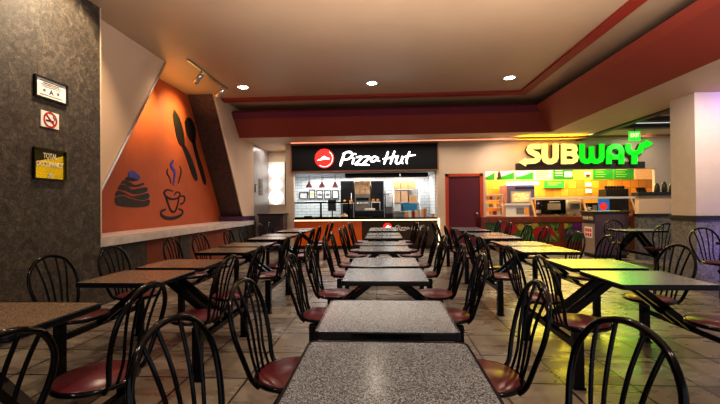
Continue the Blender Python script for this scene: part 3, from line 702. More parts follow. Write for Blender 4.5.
# framed pictures on the tile wall
for q, (x0, x1, y0, y1, mm) in enumerate(((299.2, 307.8, 192, 198.8, 'paper'), (308.8, 315, 189.5, 198.8, 'menuorange'), (316.4, 322.6, 190, 198.8, 'inkgrey'), (324, 331, 190, 198.8, 'inkgrey'), (332, 338.5, 190, 198.8, 'paper'))):
    a, b = at(x0, y0, Y=12.85), at(x1, y1, Y=12.85)
    t = thing('framed_picture', '%s small dark framed picture on the white tiles behind the pizza counter' % ('leftmost', 'second', 'third', 'fourth', 'rightmost')[q], 'picture', ((a.x+b.x)/2, 12.87, b.z), 0, 'framed pictures on the white tiles')
    m = MB(); f = .025
    m.box(a.x, b.x, 12.85, 12.9, b.z, b.z+f); m.box(a.x, b.x, 12.85, 12.9, a.z-f, a.z); m.box(a.x, a.x+f, 12.85, 12.9, b.z+f, a.z-f); m.box(b.x-f, b.x, 12.85, 12.9, b.z+f, a.z-f); m.build('frame', M['darkgrey'], t)
    m = MB(); m.box(a.x+f, b.x-f, 12.88, 12.9, b.z+f, a.z-f); m.build('print', M['paper'], t)
    if mm != 'paper':
        m = MB(); m.disc(((a.x+b.x)/2, 12.878, (a.z+b.z)/2-.01), X_, Z_, .07, (0, -.004, 0), 16, .05); m.build('motif', M[mm], t)
a, b = at(292.5, 182, Y=13.8), at(306, 191, Y=13.8)
# hanging screen, till, food etc.
t, ax, bx, z0, z1 = group_thing('order_screen', 'grey screen on a thin pole behind the sneeze guard', 'screen', 328, 336, 199.8, 211, 11.55, .05, z0=.93)
m = MB(); m.box(ax, bx, 11.55, 11.6, at(330, 211, Y=11.55).z, z1, .006); m.build('panel', M['darkgrey'], t)
m = MB(); m.tube([((ax+bx)/2, 11.6, .93), ((ax+bx)/2, 11.6, z1-.1)], .018, 8); m.build('pole', M['blackmat'], t)
item('card_tray', 'small black tray on the pizza counter behind the left glass', 'tray', M['blackmat'], 304, 311.5, 216, 218.3, 11.5, .12, z0=.93)
t, ax, bx, z0, z1 = group_thing('food_basket', 'basket of golden food on the pizza counter near the glass end', 'basket', 340.5, 348, 213, 219, 11.6, .25, z0=.93)
m = MB(); m.lathe([(.09, 0), (.12, .07), (.11, .07), (.08, .01)], (ax+bx)/2, 11.72, z0, 16, False); m.build('bowl', M['offwhite'], t)
m = MB()
for q in range(7):
    a = q*PI/3; rr = .0 if q == 6 else .055
    m.lathe([(0, -.01), (.03, .015), (.035, .04), (.02, .065), (0, .07)], (ax+bx)/2+rr*math.cos(a), 11.72+rr*math.sin(a), z0+.035+(.03 if q == 6 else 0), 8, False)
m.build('food', M['food'], t)
# extractor hood
t, ax, bx, z0, z1 = group_thing('extractor_hood', 'long black overhead hood under the pizza sign', 'hood', 345, 428, 170, 176.7, 11.7, .4)
z1 = 2.29
z0 = at(380, 176.7, Y=11.7).z
m = MB(); m.prism([(ax, 11.7, z0), (ax, 11.7, z1), (ax, 12.1, z1), (ax, 12.1, z0)], (bx-ax, 0, 0)); m.build('body', M['soot'], t)
xm = at(400, 173, Y=11.7).x
m = MB(); m.box(xm-.012, xm+.012, 11.69, 11.7, z0, z1); m.build('seam', M['steel'], t)
# back kitchen furniture standing on the floor
t, ax, bx, z0, z1 = group_thing('conveyor_oven', 'stainless oven behind the pizza counter below the box stack', 'oven', 354.5, 370.5, 194, 209, 12.15, .7, z0=0)
m = MB(); m.box(ax, bx, 12.15, 12.85, .1, z1, .015); m.build('body', plain('warm_stainless', '#9a8d7c', .3, .8, var=.15, scale=8), t)
m = MB(); m.box(ax+.05, bx-.05, 12.135, 12.15, z1-.22, z1-.12); m.build('window', M['black'], t)
m = MB(); m.tube([(ax+.08, 12.11, z1-.3), (bx-.08, 12.11, z1-.3)], .015, 8); m.build('handle', M['steel'], t)
for xq in (ax+.05, bx-.05): m = MB(); m.box(xq-.03, xq+.03, 12.2, 12.8, 0, .1); m.build('leg', M['blackmat'], t)
zt_ = z1
for r_ in range(3):
    for q in range(3):
        w = (bx-ax)/3; a = at(355, 181, Y=12.2)
        hh = (a.z-zt_)/3
        o = MB().box(ax+q*w+.006, ax+(q+1)*w-.006, 12.2, 12.65, zt_+r_*hh, zt_+(r_+1)*hh-.006, .004).build('pizza_box', M['cardboard2'])
        tag(o, 'flat tan pizza box, %s layer, %s stack on the steel oven' % (('bottom', 'middle', 'top')[r_], ('left', 'centre', 'right')[q]), 'box', 'tan boxes on the oven')
for nm, lab, x0, x1, y0, mm, YY in (('upright_fridge', 'tall dark cabinet left of the steel oven', 340.5, 353.8, 181, 'darkgrey', 12.27), ('upright_fridge', 'tall dark cabinet right of the steel oven', 371, 384, 181, 'darkgrey', 12.27)):
    t, ax, bx, z0, z1 = group_thing(nm, lab, 'cabinet', x0, x1, y0, 215, YY, .6, z0=0)
    m = MB(); m.box(ax, bx, YY, YY+.6, .08, z1, .012); m.build('body', M[mm], t)
    m = MB(); m.box(ax+.03, bx-.03, YY-.012, YY, 1.0, z1-.05); m.build('door', M['blackmat'] if nm else M['black'], t)
    m = MB(); m.tube([(bx-.07, YY-.04, 1.2), (bx-.07, YY-.04, 1.7)], .012, 8); m.build('handle', M['steel'], t)
    m = MB(); m.box(ax+.04, bx-.04, YY+.03, YY+.57, 0, .08); m.build('base', M['blackmat'], t)
# white prep shelves in front of the two cabinets with food
for lab, x0, x1, yy in (('narrow pale shelf with food left of the oven', 341, 354, 203), ('narrow pale shelf with food right of the oven', 370.8, 380.5, 202)):
    t, ax, bx, z0, z1 = group_thing('prep_shelf', lab, 'shelf', x0, x1, yy-1.2, yy+.6, 11.93, .2)
    m = MB(); m.box(ax, bx, 11.93, 12.13, z0, z0+.03); m.build('board', M['offwhite'], t)
    for xq in (ax+.02, bx-.02): m = MB(); m.box(xq-.015, xq+.015, 12.02, 12.05, 0, z0); m.build('post', M['steel'], t)
    for q in range(2):
        xq = ax+(bx-ax)*(.25+.5*q)
        o = MB().lathe([(0, 0), (.04, .0), (.055, .04), (.04, .08), (0, .095)], xq, 12.03, z0+.031, 12, False).build('bread_roll', M['food'])
        tag(o, 'golden loaf on the %s, %s one' % (lab.split(' with')[0]+' '+lab.split('food ')[1], ('left', 'right')[q]), 'bread', 'loaves on the prep shelves')
t, ax, bx, z0, z1 = group_thing('hot_display', 'long black warmer on the pizza counter, centre', 'warmer', 354.5, 384, 210.6, 219, 11.45, .3, z0=.93)
m = MB(); m.box(ax, bx, 11.45, 11.75, z0+.02, z1, .01); m.build('body', M['blackmat'], t)
m = MB(); m.box(ax+.03, bx-.03, 11.44, 11.45, z0+.05, z1-.04); m.build('panel', M['black'], t)
for xq in (ax+.04, bx-.04): m = MB(); m.lathe([(.02, 0), (.02, .02)], xq, 11.6, z0, 10); m.build('foot', M['blackmat'], t)
zw = z1
for q in range(3):
    x0 = 364.5+q*3.6; a, b = at(x0, 208.3, Y=11.5), at(x0+3.3, 210.6, Y=11.5)
    tag(MB().box(a.x, b.x, 11.5, 11.68, zw, a.z, .004).build('takeout_box', M['paper']), '%s small white carton on top of the black warmer' % ('left', 'middle', 'right')[q], 'box', 'white cartons on the warmer')
t, ax, bx, z0, z1 = group_thing('black_rack', 'thin black pole rack behind the black warmer', 'rack', 381.5, 385.5, 191, 219, 12.05, .3, z0=0)
for xq in (ax, bx):
    m = MB(); m.box(xq-.015, xq+.015, 12.05, 12.08, 0, z1); m.build('post', M['black'], t)
m = MB(); m.box(ax-.12, bx+.12, 12.04, 12.09, z1-.12, z1-.09); m.build('crossbar', M['black'], t)
a, b = at(385.6, 191.5, Y=12.5), at(392.3, 203, Y=12.5)
t = thing('wall_notice', 'white notice board between the black rack and the wire shelf', 'notice', ((a.x+b.x)/2, 12.5, 0))
m = MB(); m.box(a.x, b.x, 12.5, 12.52, b.z, a.z); m.build('sheet', M['paper'], t)
m = MB(); m.box(a.x-.02, a.x, 12.5, 12.54, 0, a.z); m.box(b.x, b.x+.02, 12.5, 12.54, 0, a.z); m.build('stand', M['steel'], t)
m = MB()
for q in range(5): m.box(a.x+.03, b.x-.03-(q % 2)*.05, 12.494, 12.5, a.z-.08-q*.07, a.z-.065-q*.07)
m.build('text_lines', M['inkgrey'], t)
t, ax, bx, z0, z1 = group_thing('cash_register', 'black till on the pizza counter beside the black warmer', 'till', 385, 393, 206.5, 219, 11.5, .3, z0=.93)
m = MB(); m.box(ax, bx, 11.5, 11.8, z0, z0+.12, .01); m.build('drawer', M['blackmat'], t)
m = MB(); m.prism([(ax+.02, 11.55, z0+.12), (ax+.02, 11.62, z1), (ax+.02, 11.66, z1), (ax+.02, 11.66, z0+.12)], (bx-ax-.04, 0, 0)); m.build('screen', M['darkgrey'], t)
# wire shelf with boxes
YR = 12.35
t, ax, bx, z0, z1 = group_thing('wire_shelf', 'chrome wire shelving with cartons at the right of the pizza kitchen', 'shelving', 393, 420.5, 189, 219, YR, .45, z0=0)
for xq in (ax+.015, bx-.015):
    for yq in (YR+.02, YR+.43): m = MB(); m.tube([(xq, yq, 0), (xq, yq, z1)], .016, 8); m.build('post', M['steel'], t)
lv = []
for yy in (189.6, 202.5, 211.5):
    zz = at(400, yy, Y=YR).z; lv.append(zz)
    m = MB()
    for q in range(6): m.tube([(ax, YR+.02+q*.082, zz), (bx, YR+.02+q*.082, zz)], .008, 6)
    for q in range(9): m.tube([(ax+.02+q*(bx-ax-.04)/8, YR+.01, zz-.008), (ax+.02+q*(bx-ax-.04)/8, YR+.44, zz-.008)], .006, 6)
    m.build('shelf', M['steel'], t)
def sbox(x0, x1, y0, lev, lab, mat='cardboard', nm='carton', grp='cartons on the wire shelf', cat='box'):
    a, b = at(x0, y0, Y=YR+.05), at(x1, y0, Y=YR+.05)
    o = MB().box(a.x, b.x, YR+.05, YR+.38, lv[lev]+.012, a.z, .008).build(nm, M[mat]); tag(o, lab, cat, grp)
for q, (x0, x1) in enumerate(((393.4, 400.3), (400.8, 407.8), (408.3, 415.5))): sbox(x0, x1, 181.2, 0, '%s tan carton on the top of the wire shelf' % ('left', 'middle', 'right')[q])
sbox(393.6, 400.3, 191.3, 1, 'tall pale carton at the left end of the middle wire shelf', 'cardboard2'); sbox(400.9, 407.6, 191.3, 1, 'tall pale carton beside the small open box on the middle wire shelf', 'cardboard2')
sbox(409, 417, 195.5, 1, 'smaller brown carton at the right of the middle wire shelf')
sbox(402.5, 417, 204, 2, 'blue plastic tub on the lowest visible wire shelf', 'blue', 'storage_tub', None, 'tub')
sbox(394, 400.8, 204.5, 2, 'white carton left of the blue tub on the wire shelf', 'paper')
# counter-top items on the right
for q, (x0, x1, y0, mm, nm) in enumerate(((405, 408, 211.5, 'cardboard', 'small_box'), (408.6, 411.5, 210.6, 'offwhite', 'small_box'), (412, 414.5, 211.3, 'tomato', 'small_box'), (415, 418.5, 210.8, 'cardboard2', 'small_box'))):
    item(nm, '%s box in the row of small boxes on the pizza counter' % ('brown leftmost', 'off-white second', 'red third', 'pale tan rightmost')[q], 'box', M[mm], x0, x1, y0, 219, 11.6, .12, 'small boxes on the counter', .004, .93)
for q, (xc, yt2, mm) in enumerate(((422.5, 209, 'cardboard2'), (425.5, 208.5, 'food'), (432.8, 213.5, 'orangepaint'))):
    b = at(xc, 218.5, Y=11.55); zt2 = at(xc, yt2, Y=11.55).z
    o = MB().lathe([(.035, 0), (.045, (zt2-.93)*.9), (.047, (zt2-.93)), (.0, (zt2-.93)*.98)], b.x, 11.6, .93, 14, False).build('cup', M[mm])
    tag(o, '%s on the right of the pizza counter' % ('tall tan paper cup', 'tall golden paper cup', 'small orange cup at the end')[q], 'cup', 'cups on the pizza counter')

# ================================================================== SANDWICH SHOP
YK = 13.6
struct('wall_back_shop', MB().box(2.95, 9.5, YK, YK+.1, 0, 2.95), M['orangetile'])
struct('wall_left_shop', MB().box(2.95, 3.02, YB+.1, YK, 0, 2.95), M['orangepaint'])
struct('ceiling_shop', MB().box(3.02, 9.5, YB+.1, YK, 2.85, 2.9), M['white'])
# sign letters
sb = thing('storefront_sign', 'pale yellow and green block letter sign with arrows over the sandwich counter', 'sign', (5.8, YB-.06, 2.3))
a, b = at(521, 160, Y=YB-.03), at(641, 168, Y=YB-.03)
zf0, zf1 = 2.29, 2.47
m = MB(); m.box(a.x-.15, b.x+.1, YB-.05, YB, zf0, zf1); m.build('backing_rail', M['subback'], sb)
YQ = YB-.1; QV = (0, -.05, 0)
def cropS(x, y): return 515+x/5.143, 135+y/5.143
def S2(x, y): v = at(*cropS(x, y), Y=YQ); return (v.x, v.z)
ps = 11.15/378/5.143*1.05
def sub(strokes, mat, w=27, polys=()):
    w -= 2.5; m = MB(); mbk = MB()
    for pts in strokes:
        m.stroke([S2(*p) for p in pts], w*ps, (0, YQ, 0), X_, Z_, QV)
        mbk.stroke([S2(p[0]-1, p[1]+4) for p in pts], (w+7)*ps, (0, YQ+.055, 0), X_, Z_, (0, -.05, 0))
    for pl in polys:
        m.prism([Vector((x, YQ, z)) for x, z in (S2(*p) for p in pl)], QV)
    l = m.build('letter', mat, sb); mbk.build('letter_shadow', M['subback'], l)
sub([[(128, 60), (88, 60), (76, 66), (72, 76), (78, 86), (94, 94), (112, 104), (118, 116), (112, 128), (100, 134), (50, 138)]], M['subyel'], 27, [[(18, 140), (54, 118), (54, 162)]])
sub([[(150, 46), (150, 116), (156, 130), (170, 137), (186, 137), (200, 130), (207, 116), (207, 46)]], M['subyel'], 28)
sub([[(248, 46), (248, 150)], [(240, 59), (292, 59), (304, 66), (306, 78), (300, 90), (286, 96), (248, 97)], [(286, 97), (304, 102), (311, 116), (306, 130), (294, 137), (240, 138)]], M['subyel'], 25)
sub([[(342, 46), (342, 116), (348, 130), (360, 136), (374, 136), (384, 130), (391, 118), (391, 60)], [(391, 118), (398, 130), (408, 136), (422, 136), (436, 130), (443, 116), (443, 46)]], M['subgrn'], 25)
sub([[(480, 150), (480, 84), (486, 68), (500, 59), (524, 59), (538, 68), (544, 84), (544, 150)], [(480, 114), (544, 114)]], M['subgrn'], 25)
sub([[(578, 46), (578, 70), (584, 84), (598, 92), (622, 92), (638, 84), (644, 70), (650, 54), (672, 47)], [(611, 92), (611, 150)]], M['subgrn'], 25, [[(706, 46), (668, 26), (668, 68)]])
# menu boards
mbs = [(484.3, 494.6, 'menuwhite', 'green'), (496, 514.2, 'menuwhite', 'green'), (515.4, 533.2, 'menuwhite', 'green'), (534.5, 552.3, 'menuwhite', 'menuorange'), (553.5, 573.3, 'green', 'menuwhite'), (574.6, 592, 'lime', 'menuwhite'), (593.5, 613, 'green', 'lime'), (614.3, 634, 'green', 'green'), (635.5, 655, 'menuorange', 'menuorange')]
YM = 12.6
look = ['narrow white menu board beside the left wall', 'white menu board with a brown bottle and green lower band', 'white menu board with a broad green lower corner', 'white menu board with rows of orange text', 'green menu board with a white price block, middle of the row', 'pale lime menu board with a meat picture', 'green menu board with lime text', 'plain green menu board, second from the right end', 'orange menu board at the right end']
for q, (x0, x1, ma, mb_) in enumerate(mbs):
    y0_, y1_ = 167.6-(q*.1), 180-(q*.12)
    a, b = at(x0, y0_, Y=YM), at(x1, y1_, Y=YM)
    t = thing('menu_board', look[q]+' over the sandwich counter', 'menu board', ((a.x+b.x)/2, YM, b.z), 0, 'lit menu boards over the sandwich counter')
    m = MB(); m.box(a.x, b.x, YM, YM+.08, b.z, a.z, .005); m.build('panel', M[ma], t)
    w, h = b.x-a.x, a.z-b.z
    m = MB()
    if mb_ == 'menuorange' and ma == 'menuwhite':
        for r_ in range(5): m.box(a.x+w*.08, b.x-w*.08-w*.2*(r_ % 2), YM-.008, YM, b.z+h*(.12+.17*r_), b.z+h*(.2+.17*r_))
    elif ma == 'menuwhite': m.prism([(a.x, YM, b.z), (b.x, YM, b.z), (b.x, YM, b.z+h*.62), (a.x+w*.45, YM, b.z+h*.34), (a.x, YM, b.z+h*.22)], (0, -.008, 0))
    elif q in (4, 5): m.box(a.x+w*.55, b.x-w*.06, YM-.008, YM, b.z+h*.2, b.z+h*.62)
    elif q in (6, 7):
        for r_ in range(4): m.box(a.x+w*.1, a.x+w*(.55+.1*(r_ % 2)), YM-.008, YM, b.z+h*(.2+.18*r_), b.z+h*(.25+.18*r_))
    else: m.box(a.x+w*.3, b.x-w*.2, YM-.008, YM, b.z+h*.3, b.z+h*.5)
    m.build('menu_print', M['lime'] if q == 7 else M[mb_], t)
    for xq in (a.x+w*.2, b.x-w*.2):
        m = MB(); m.box(xq-.012, xq+.012, YM+.03, YM+.055, a.z, 2.86); m.build('hanger', M['darkgrey'], t)
    if q == 1:
        m = MB(); m.prism([(a.x+w*u, YM-.006, b.z+h*v) for u, v in ((.08, .08), (.26, .08), (.26, .5), (.2, .68), (.2, .82), (.13, .82), (.13, .68), (.08, .5))], (0, -.006, 0)); m.build('bottle_picture', M['brown'], t)
    if q == 5:
        m = MB(); m.disc((a.x+w*.76, YM-.01, b.z+h*.3), X_, Z_, h*.17, (0, -.005, 0), 16, h*.11); m.build('meat_picture', M['tomato'], t)
    if q == 4:
        m = MB()
        for r_ in range(3): m.box(a.x+w*.08, a.x+w*.45, YM-.008, YM, b.z+h*(.3+.2*r_), b.z+h*(.36+.2*r_))
        m.build('text_lines', M['menuwhite'], t)
a, b = at(546, 180.6, Y=13.4), at(566, 187.6, Y=13.4)
t = thing('green_sign', 'small green sign on the orange tiles below the menu boards', 'sign', ((a.x+b.x)/2, 13.5, b.z))
m = MB(); m.box(a.x, b.x, 13.5, 13.6, b.z, a.z, .005); m.build('panel', M['green'], t)
m = MB()
for r_ in range(2): m.box(a.x+.1, b.x-.1-.15*r_, 13.494, 13.5, a.z-.09-r_*.07, a.z-.07-r_*.07)
m.build('text_lines', M['lime'], t)
for q, (x0, x1, y0, y1) in enumerate(((586, 591.5, 182.5, 186.5), (586, 592, 189, 193))):
    tag(pbox(x0, x1, y0, y1, 13.57, .031).build('paper_notice', M['paper']), '%s pale paper notice on the orange tiles' % ('upper', 'lower')[q], 'notice', 'notices on the orange tiles')
# front counter with vegetable mural
YF = 11.0
cxa, cxb = at(481, 220, Y=YF).x, 7.7
sc = thing('service_counter', 'sandwich counter with red-brown wood rail and vegetable picture panels', 'counter', (5.2, YF, 0))
zt1, zt0 = at(530, 216.8, Y=YF).z, at(530, 222.6, Y=YF).z
m = MB(); m.box(cxa, cxb, YF-.04, YF+1.12, zt0, zt1, .008); m.build('top_rail', M['wood'], sc)
m = MB(); m.box(cxa, cxb, YF+.04, YF+1.1, .0, zt0); m.build('body', M['brown'], sc)
m = MB(); m.box(cxa, cxb, YF-.02, YF+.04, 0, .22); m.build('base_rail', M['wood'], sc)
posts = [cxa, at(559, 230, Y=YF).x, at(592, 230, Y=YF).x, 6.9]
for xq in posts: m = MB(); m.box(xq, xq+.13, YF-.02, YF+.04, .22, zt0); m.build('post', M['wood'], sc)
pan = MB()
for q in range(3):
    pn = MB().box(posts[q]+.13, posts[q+1], YF+.01, YF+.04, .22, zt0).build('picture_panel', M['leaf'], sc)
rnd = random.Random(3)
def blob(name, mat, px, py, r, dx=1.0):
    c = at(px, py, Y=YF); n = 18
    m = MB(); m.prism([Vector((c.x+r*dx*math.cos(2*PI*k/n)*(1+.08*math.sin(3*k)), YF+.008, max(.225, min(zt0-.005, c.z+r*math.sin(2*PI*k/n))))) for k in range(n)], (0, -.006-.002*rnd.random(), 0)); m.build(name, mat, sc)
for px, py, r in ((506, 226.5, .16), (511, 228.5, .17), (515, 226, .13), (540, 233, .19), (546, 231, .17), (553, 233.5, .17), (603, 228, .12)): blob('tomato_picture', M['tomato'], px, py, r)
for px, py, r in ((577, 226, .14), (569, 233, .12), (584, 229, .14)): blob('onion_picture', M['onion'], px, py, r)
for px, py, r in ((521, 227, .1), (535, 225.5, .1), (630, 231, .13), (566, 226, .08)): blob('pepper_picture', M['pepper'], px, py, r)
m = MB()
for q in range(26):
    x = cxa+.2+rnd.random()*(posts[2]-cxa-.4); z = .3+rnd.random()*(zt0-.4); a = rnd.uniform(.3, 2.6); l = rnd.uniform(.1, .2)
    p = Vector((x, YF+.005, z)); dd = Vector((math.cos(a), 0, math.sin(a)))*l; nn = Vector((-math.sin(a), 0, math.cos(a)))*l*.22
    q_ = [p-dd, p-dd*.3+nn, p+dd, p-dd*.3-nn]
    q_ = [Vector((v.x, v.y, max(.225, min(zt0-.005, v.z)))) for v in q_]
    m.prism(q_, (0, -.004, 0))
m.build('leaf_pictures', plain('pale_green_leaf_print', '#5f7e34', .4, var=.3, scale=9), sc)['kind'] = 'stuff'
# shop counter deck (work surface)
ZD = zt1
# chip rack
t, ax, bx, z0, z1 = group_thing('chip_rack', 'white wire rack of snack bags at the left end of the sandwich counter', 'rack', 485.5, 503, 194, 216.5, 11.3, .35, z0=ZD)
for xq in (ax, bx-.02):
    for yq in (11.3, 11.63): m = MB(); m.box(xq, xq+.02, yq, yq+.02, z0, z1); m.build('post', M['offwhite'], t)
shl = []
for q in range(3):
    zz = z0+.03+q*(z1-z0)/3; shl.append(zz); m = MB(); m.box(ax, bx, 11.3, 11.65, zz, zz+.02); m.build('shelf', M['offwhite'], t)
m = MB(); m.box(ax-.02, bx+.02, 11.28, 11.67, z1-.03, z1); m.build('top_frame', M['offwhite'], t)
for q in range(3):
    for r_ in range(4):
        w = (bx-ax-.06)/4; x = ax+.03+r_*w
        b_m = MB(); b_m.prism([(x+.008, 11.42, shl[q]+.021), (x+w-.008, 11.42, shl[q]+.021), (x+w-.016, 11.42, shl[q]+.08), (x+w-.006, 11.42, shl[q]+.13), (x+.006, 11.42, shl[q]+.13), (x+.016, 11.42, shl[q]+.08)], (0, .06, 0))
        o = b_m.build('snack_bag', M[('menuorange', 'tomato', 'pepper', 'cardboard2', 'offwhite')[(q*4+r_*3) % 5]])
        tag(o, 'snack bag on the %s shelf of the chip rack, %s' % (('bottom', 'middle', 'top')[q], ('leftmost', 'second from left', 'third from left', 'rightmost')[r_]), 'snack bag', 'snack bags in the chip rack')
# bread oven
t, ax, bx, z0, z1 = group_thing('bread_oven', 'lilac grey bread oven with glowing window behind the sandwich counter', 'oven', 507, 535, 184.8, 214, 12.6, .8, z0=0)
m = MB(); m.box(ax, bx, 12.6, 13.4, 0, z1, .015); m.build('body', M['bluegrey'], t)
a, b = at(510.5, 191.3, Y=12.6), at(531, 203, Y=12.6)
m = MB(); m.box(a.x, b.x, 12.58, 12.6, b.z, a.z); dq = m.build('door', M['steel'], t)
m = MB(); m.box(a.x+.06, b.x-.06, 12.57, 12.58, b.z+.05, a.z-.05); m.build('window', plain('glowing_oven_window', '#e2a86a', .3, emit=.9, var=.5, scale=9), dq)
m = MB(); m.box(a.x+.15, a.x+.75, 12.59, 12.6, a.z+.06, a.z+.14); m.build('control_panel', M['ink'], t)
a2, b2 = at(507, 182, Y=12.5), at(539, 184.6, Y=12.5)
m = MB(); m.box(a2.x, b2.x, 12.5, 12.58, b2.z, a2.z); m.build('top_light', M['signwhite'], t)
# white till / warmer on the counter
t, ax, bx, z0, z1 = group_thing('counter_display', 'white slanted counter display in front of the bread oven', 'display', 506, 529.5, 203.5, 216.5, 11.35, .3, z0=ZD)
m = MB(); m.prism([(ax, 11.35, z0), (ax, 11.4, z1-.06), (ax, 11.65, z1-.06), (ax, 11.65, z0)], (bx-ax, 0, 0)); m.build('body', M['offwhite'], t)
m = MB(); m.box(ax-.05, bx+.04, 11.33, 11.68, z1-.06, z1, .006); m.build('top', M['white'], t)
m = MB(); m.prism([(ax+.3, 11.355, z0+.07), (ax+.3, 11.385, z0+.26), (ax+.3, 11.375, z0+.26), (ax+.3, 11.345, z0+.07)], (.22, 0, 0)); m.build('grey_panel', M['inkgrey'], t)
m = MB(); m.prism([(ax+.54, 11.355, z0+.05), (ax+.54, 11.385, z0+.24), (ax+.54, 11.375, z0+.24), (ax+.54, 11.345, z0+.05)], (.12, 0, 0)); m.build('orange_panel', M['orangepaint'], t)
# glass sneeze guard over the food line
t, ax, bx, z0, z1 = group_thing('sneeze_guard', 'long glass sneeze guard with white top rail along the sandwich line', 'sneeze guard', 527.5, 637, 197.5, 216.5, 11.45, .5, z0=ZD)
zl = at(560, 197.2, Y=11.45).z
m = MB(); m.box(ax, bx, 11.4, 11.95, zl-.06, zl, .006); m.build('top_rail', M['white'], t)
m = MB(); m.prism([(ax+.12, 11.12, z0+.01), (ax+.12, 11.42, zl-.06), (ax+.12, 11.428, zl-.06), (ax+.12, 11.128, z0+.01)], (bx-ax-.12, 0, 0)); m.build('pane', M['glass'], t)
for pxx in (530, 581, 629):
    xq = at(pxx, 205, Y=11.45).x
    m = MB(); m.prism([(xq, 11.1, z0), (xq, 11.4, zl-.06), (xq, 11.46, zl-.06), (xq, 11.16, z0)], (.05, 0, 0)); m.build('support', M['cardboard2'], t)
# appliances behind the glass
zd = ZD
t, ax, bx, z0, z1 = group_thing('toaster_oven', 'black toaster oven with steel window behind the sneeze guard', 'oven', 542, 566, 199.8, 214, 12.2, .5, z0=0)
m = MB(); m.box(ax, bx, 12.2, 12.7, ZD-.05, z1, .012); m.build('body', M['black'], t)
m = MB(); m.box(ax+.17, bx-.17, 12.185, 12.2, ZD+.18, z1-.12); m.build('window', M['offwhite'], t)
m = MB(); m.tube([(ax+.2, 12.16, z1-.07), (bx-.2, 12.16, z1-.07)], .014, 8); m.build('handle', M['steel'], t)
m = MB(); m.box(ax, bx, 12.22, 12.68, 0, ZD-.05); m.build('stand', M['darkgrey'], t)
t, ax, bx, z0, z1 = group_thing('bottle', 'dark bottle with a white label left of the toaster oven', 'bottle', 536.5, 541, 203, 214, 12.0, .1, z0=zd)
zz = zd-.0
m = MB(); m.lathe([(.06, 0), (.065, .03), (.065, .22), (.03, .3), (.025, z1-zz-.03), (.0, z1-zz-.03)], (ax+bx)/2, 12.03, zz, 16, False); m.build('body', M['black'], t)
m = MB(); m.lathe([(.067, .07), (.067, .18)], (ax+bx)/2, 12.03, zz, 16, False); m.build('paper_label', M['paper'], t)
m = MB(); m.lathe([(.028, z1-zz-.03), (.028, z1-zz), (0, z1-zz)], (ax+bx)/2, 12.03, zz, 12, False); m.build('cap', M['paper'], t)
t, ax, bx, z0, z1 = group_thing('prep_fridge', 'white and steel prep unit right of the toaster oven', 'prep unit', 568, 581, 200.5, 214, 12.3, .5, z0=0)
m = MB(); m.box(ax, bx, 12.3, 12.8, 0, z1, .012); m.build('body', M['offwhite'], t)
m = MB(); m.box(ax+.05, bx-.05, 12.28, 12.3, z1-.26, z1-.08); m.build('door', M['steel'], t)
m = MB(); m.tube([(ax+.08, 12.26, z1-.12), (bx-.08, 12.26, z1-.12)], .012, 8); m.build('handle', M['blackmat'], t)
# food tubs along the deck
for q in range(7):
    x0 = 536+q*6.2
    a, b = at(x0, 214.5, Y=11.6), at(x0+5, 216, Y=11.6)
    m = MB(); w = b.x-a.x
    m.box(a.x, b.x, 11.55, 11.8, zd, zd+.03, .006)
    t = thing('food_tub', '%s steel tub along the sandwich line behind the glass' % ('first', 'second', 'third', 'fourth', 'fifth', 'sixth', 'seventh')[q], 'tub', (a.x+w/2, 11.67, zd), 0, 'steel food tubs')
    m.build('pan', M['steel'], t)
    m = MB(); m.lathe([(.0, 0), (w*.42, .0), (w*.3, .022), (0, .03)], a.x+w/2, 11.67, zd+.03, 12, False); m.build('filling', M[('leaf', 'tomato', 'onion', 'pepper', 'leaf', 'food', 'tomato')[q]], t)
# drink poster / screen
t, ax, bx, z0, z1 = group_thing('promo_screen', 'blue promotional board with a red disc above the waste bin', 'sign', 605.5, 617, 198.5, 211.5, 11.6, .05, z0=ZD)
m = MB(); m.box(ax, bx, 11.97, 12.0, z0, z1); m.build('panel', M['blue2'], t)
m = MB(); m.disc(((ax+bx)/2-.02, 11.968, (z0+z1)/2+.02), X_, Z_, .11, (0, -.006, 0), 20); m.build('red_disc', M['signred'], t)
m = MB(); m.disc(((ax+bx)/2-.02, 11.96, (z0+z1)/2+.06), X_, Z_, .05, (0, -.006, 0), 16, .03); m.build('white_patch', M['paper'], t)
m = MB(); m.box(ax-.05, bx+.05, 11.95, 12.1, z0, z0+.03); m.build('stand', M['blackmat'], t)
t, ax, bx, z0, z1 = group_thing('espresso_machine', 'small black machine left of the blue board', 'machine', 587, 600, 203, 211, 11.7, .3, z0=ZD)
m = MB(); m.box(ax, bx, 11.8, 12.05, z0, z1, .015); m.build('body', M['blackmat'], t)
m = MB(); m.disc((ax+.1, 11.798, (z0+z1)/2+.03), X_, Z_, .05, (0, -.01, 0), 16); m.build('dial', M['paper'], t)
m = MB(); m.box(bx-.16, bx-.04, 11.79, 11.8, z0+.08, z1-.06); m.build('panel', M['steel'], t)
t, ax, bx, z0, z1 = group_thing('bread_cabinet', 'black topped steel bread cabinet against the orange tiles', 'cabinet', 606, 629, 189, 214, 13.1, .45, z0=0)
m = MB(); m.box(ax, bx, 13.1, 13.55, 0, z1, .01); m.build('body', M['blackmat'], t)
m = MB()
for q in range(7): m.lathe([(.03, 0), (.045, .05), (.04, .1), (.0, .12)], ax+.08+q*(bx-ax-.16)/6, 13.25, z1, 10, False)
m.build('canisters', M['black'], t)
t, ax, bx, z0, z1 = group_thing('cash_register', 'black till at the right end of the sandwich line', 'till', 637.5, 646, 187.5, 199, 11.7, .3, z0=ZD)
m = MB(); m.box(ax+.05, bx-.1, 11.75, 12.0, z0, z1-.2); m.build('stand', M['darkgrey'], t)
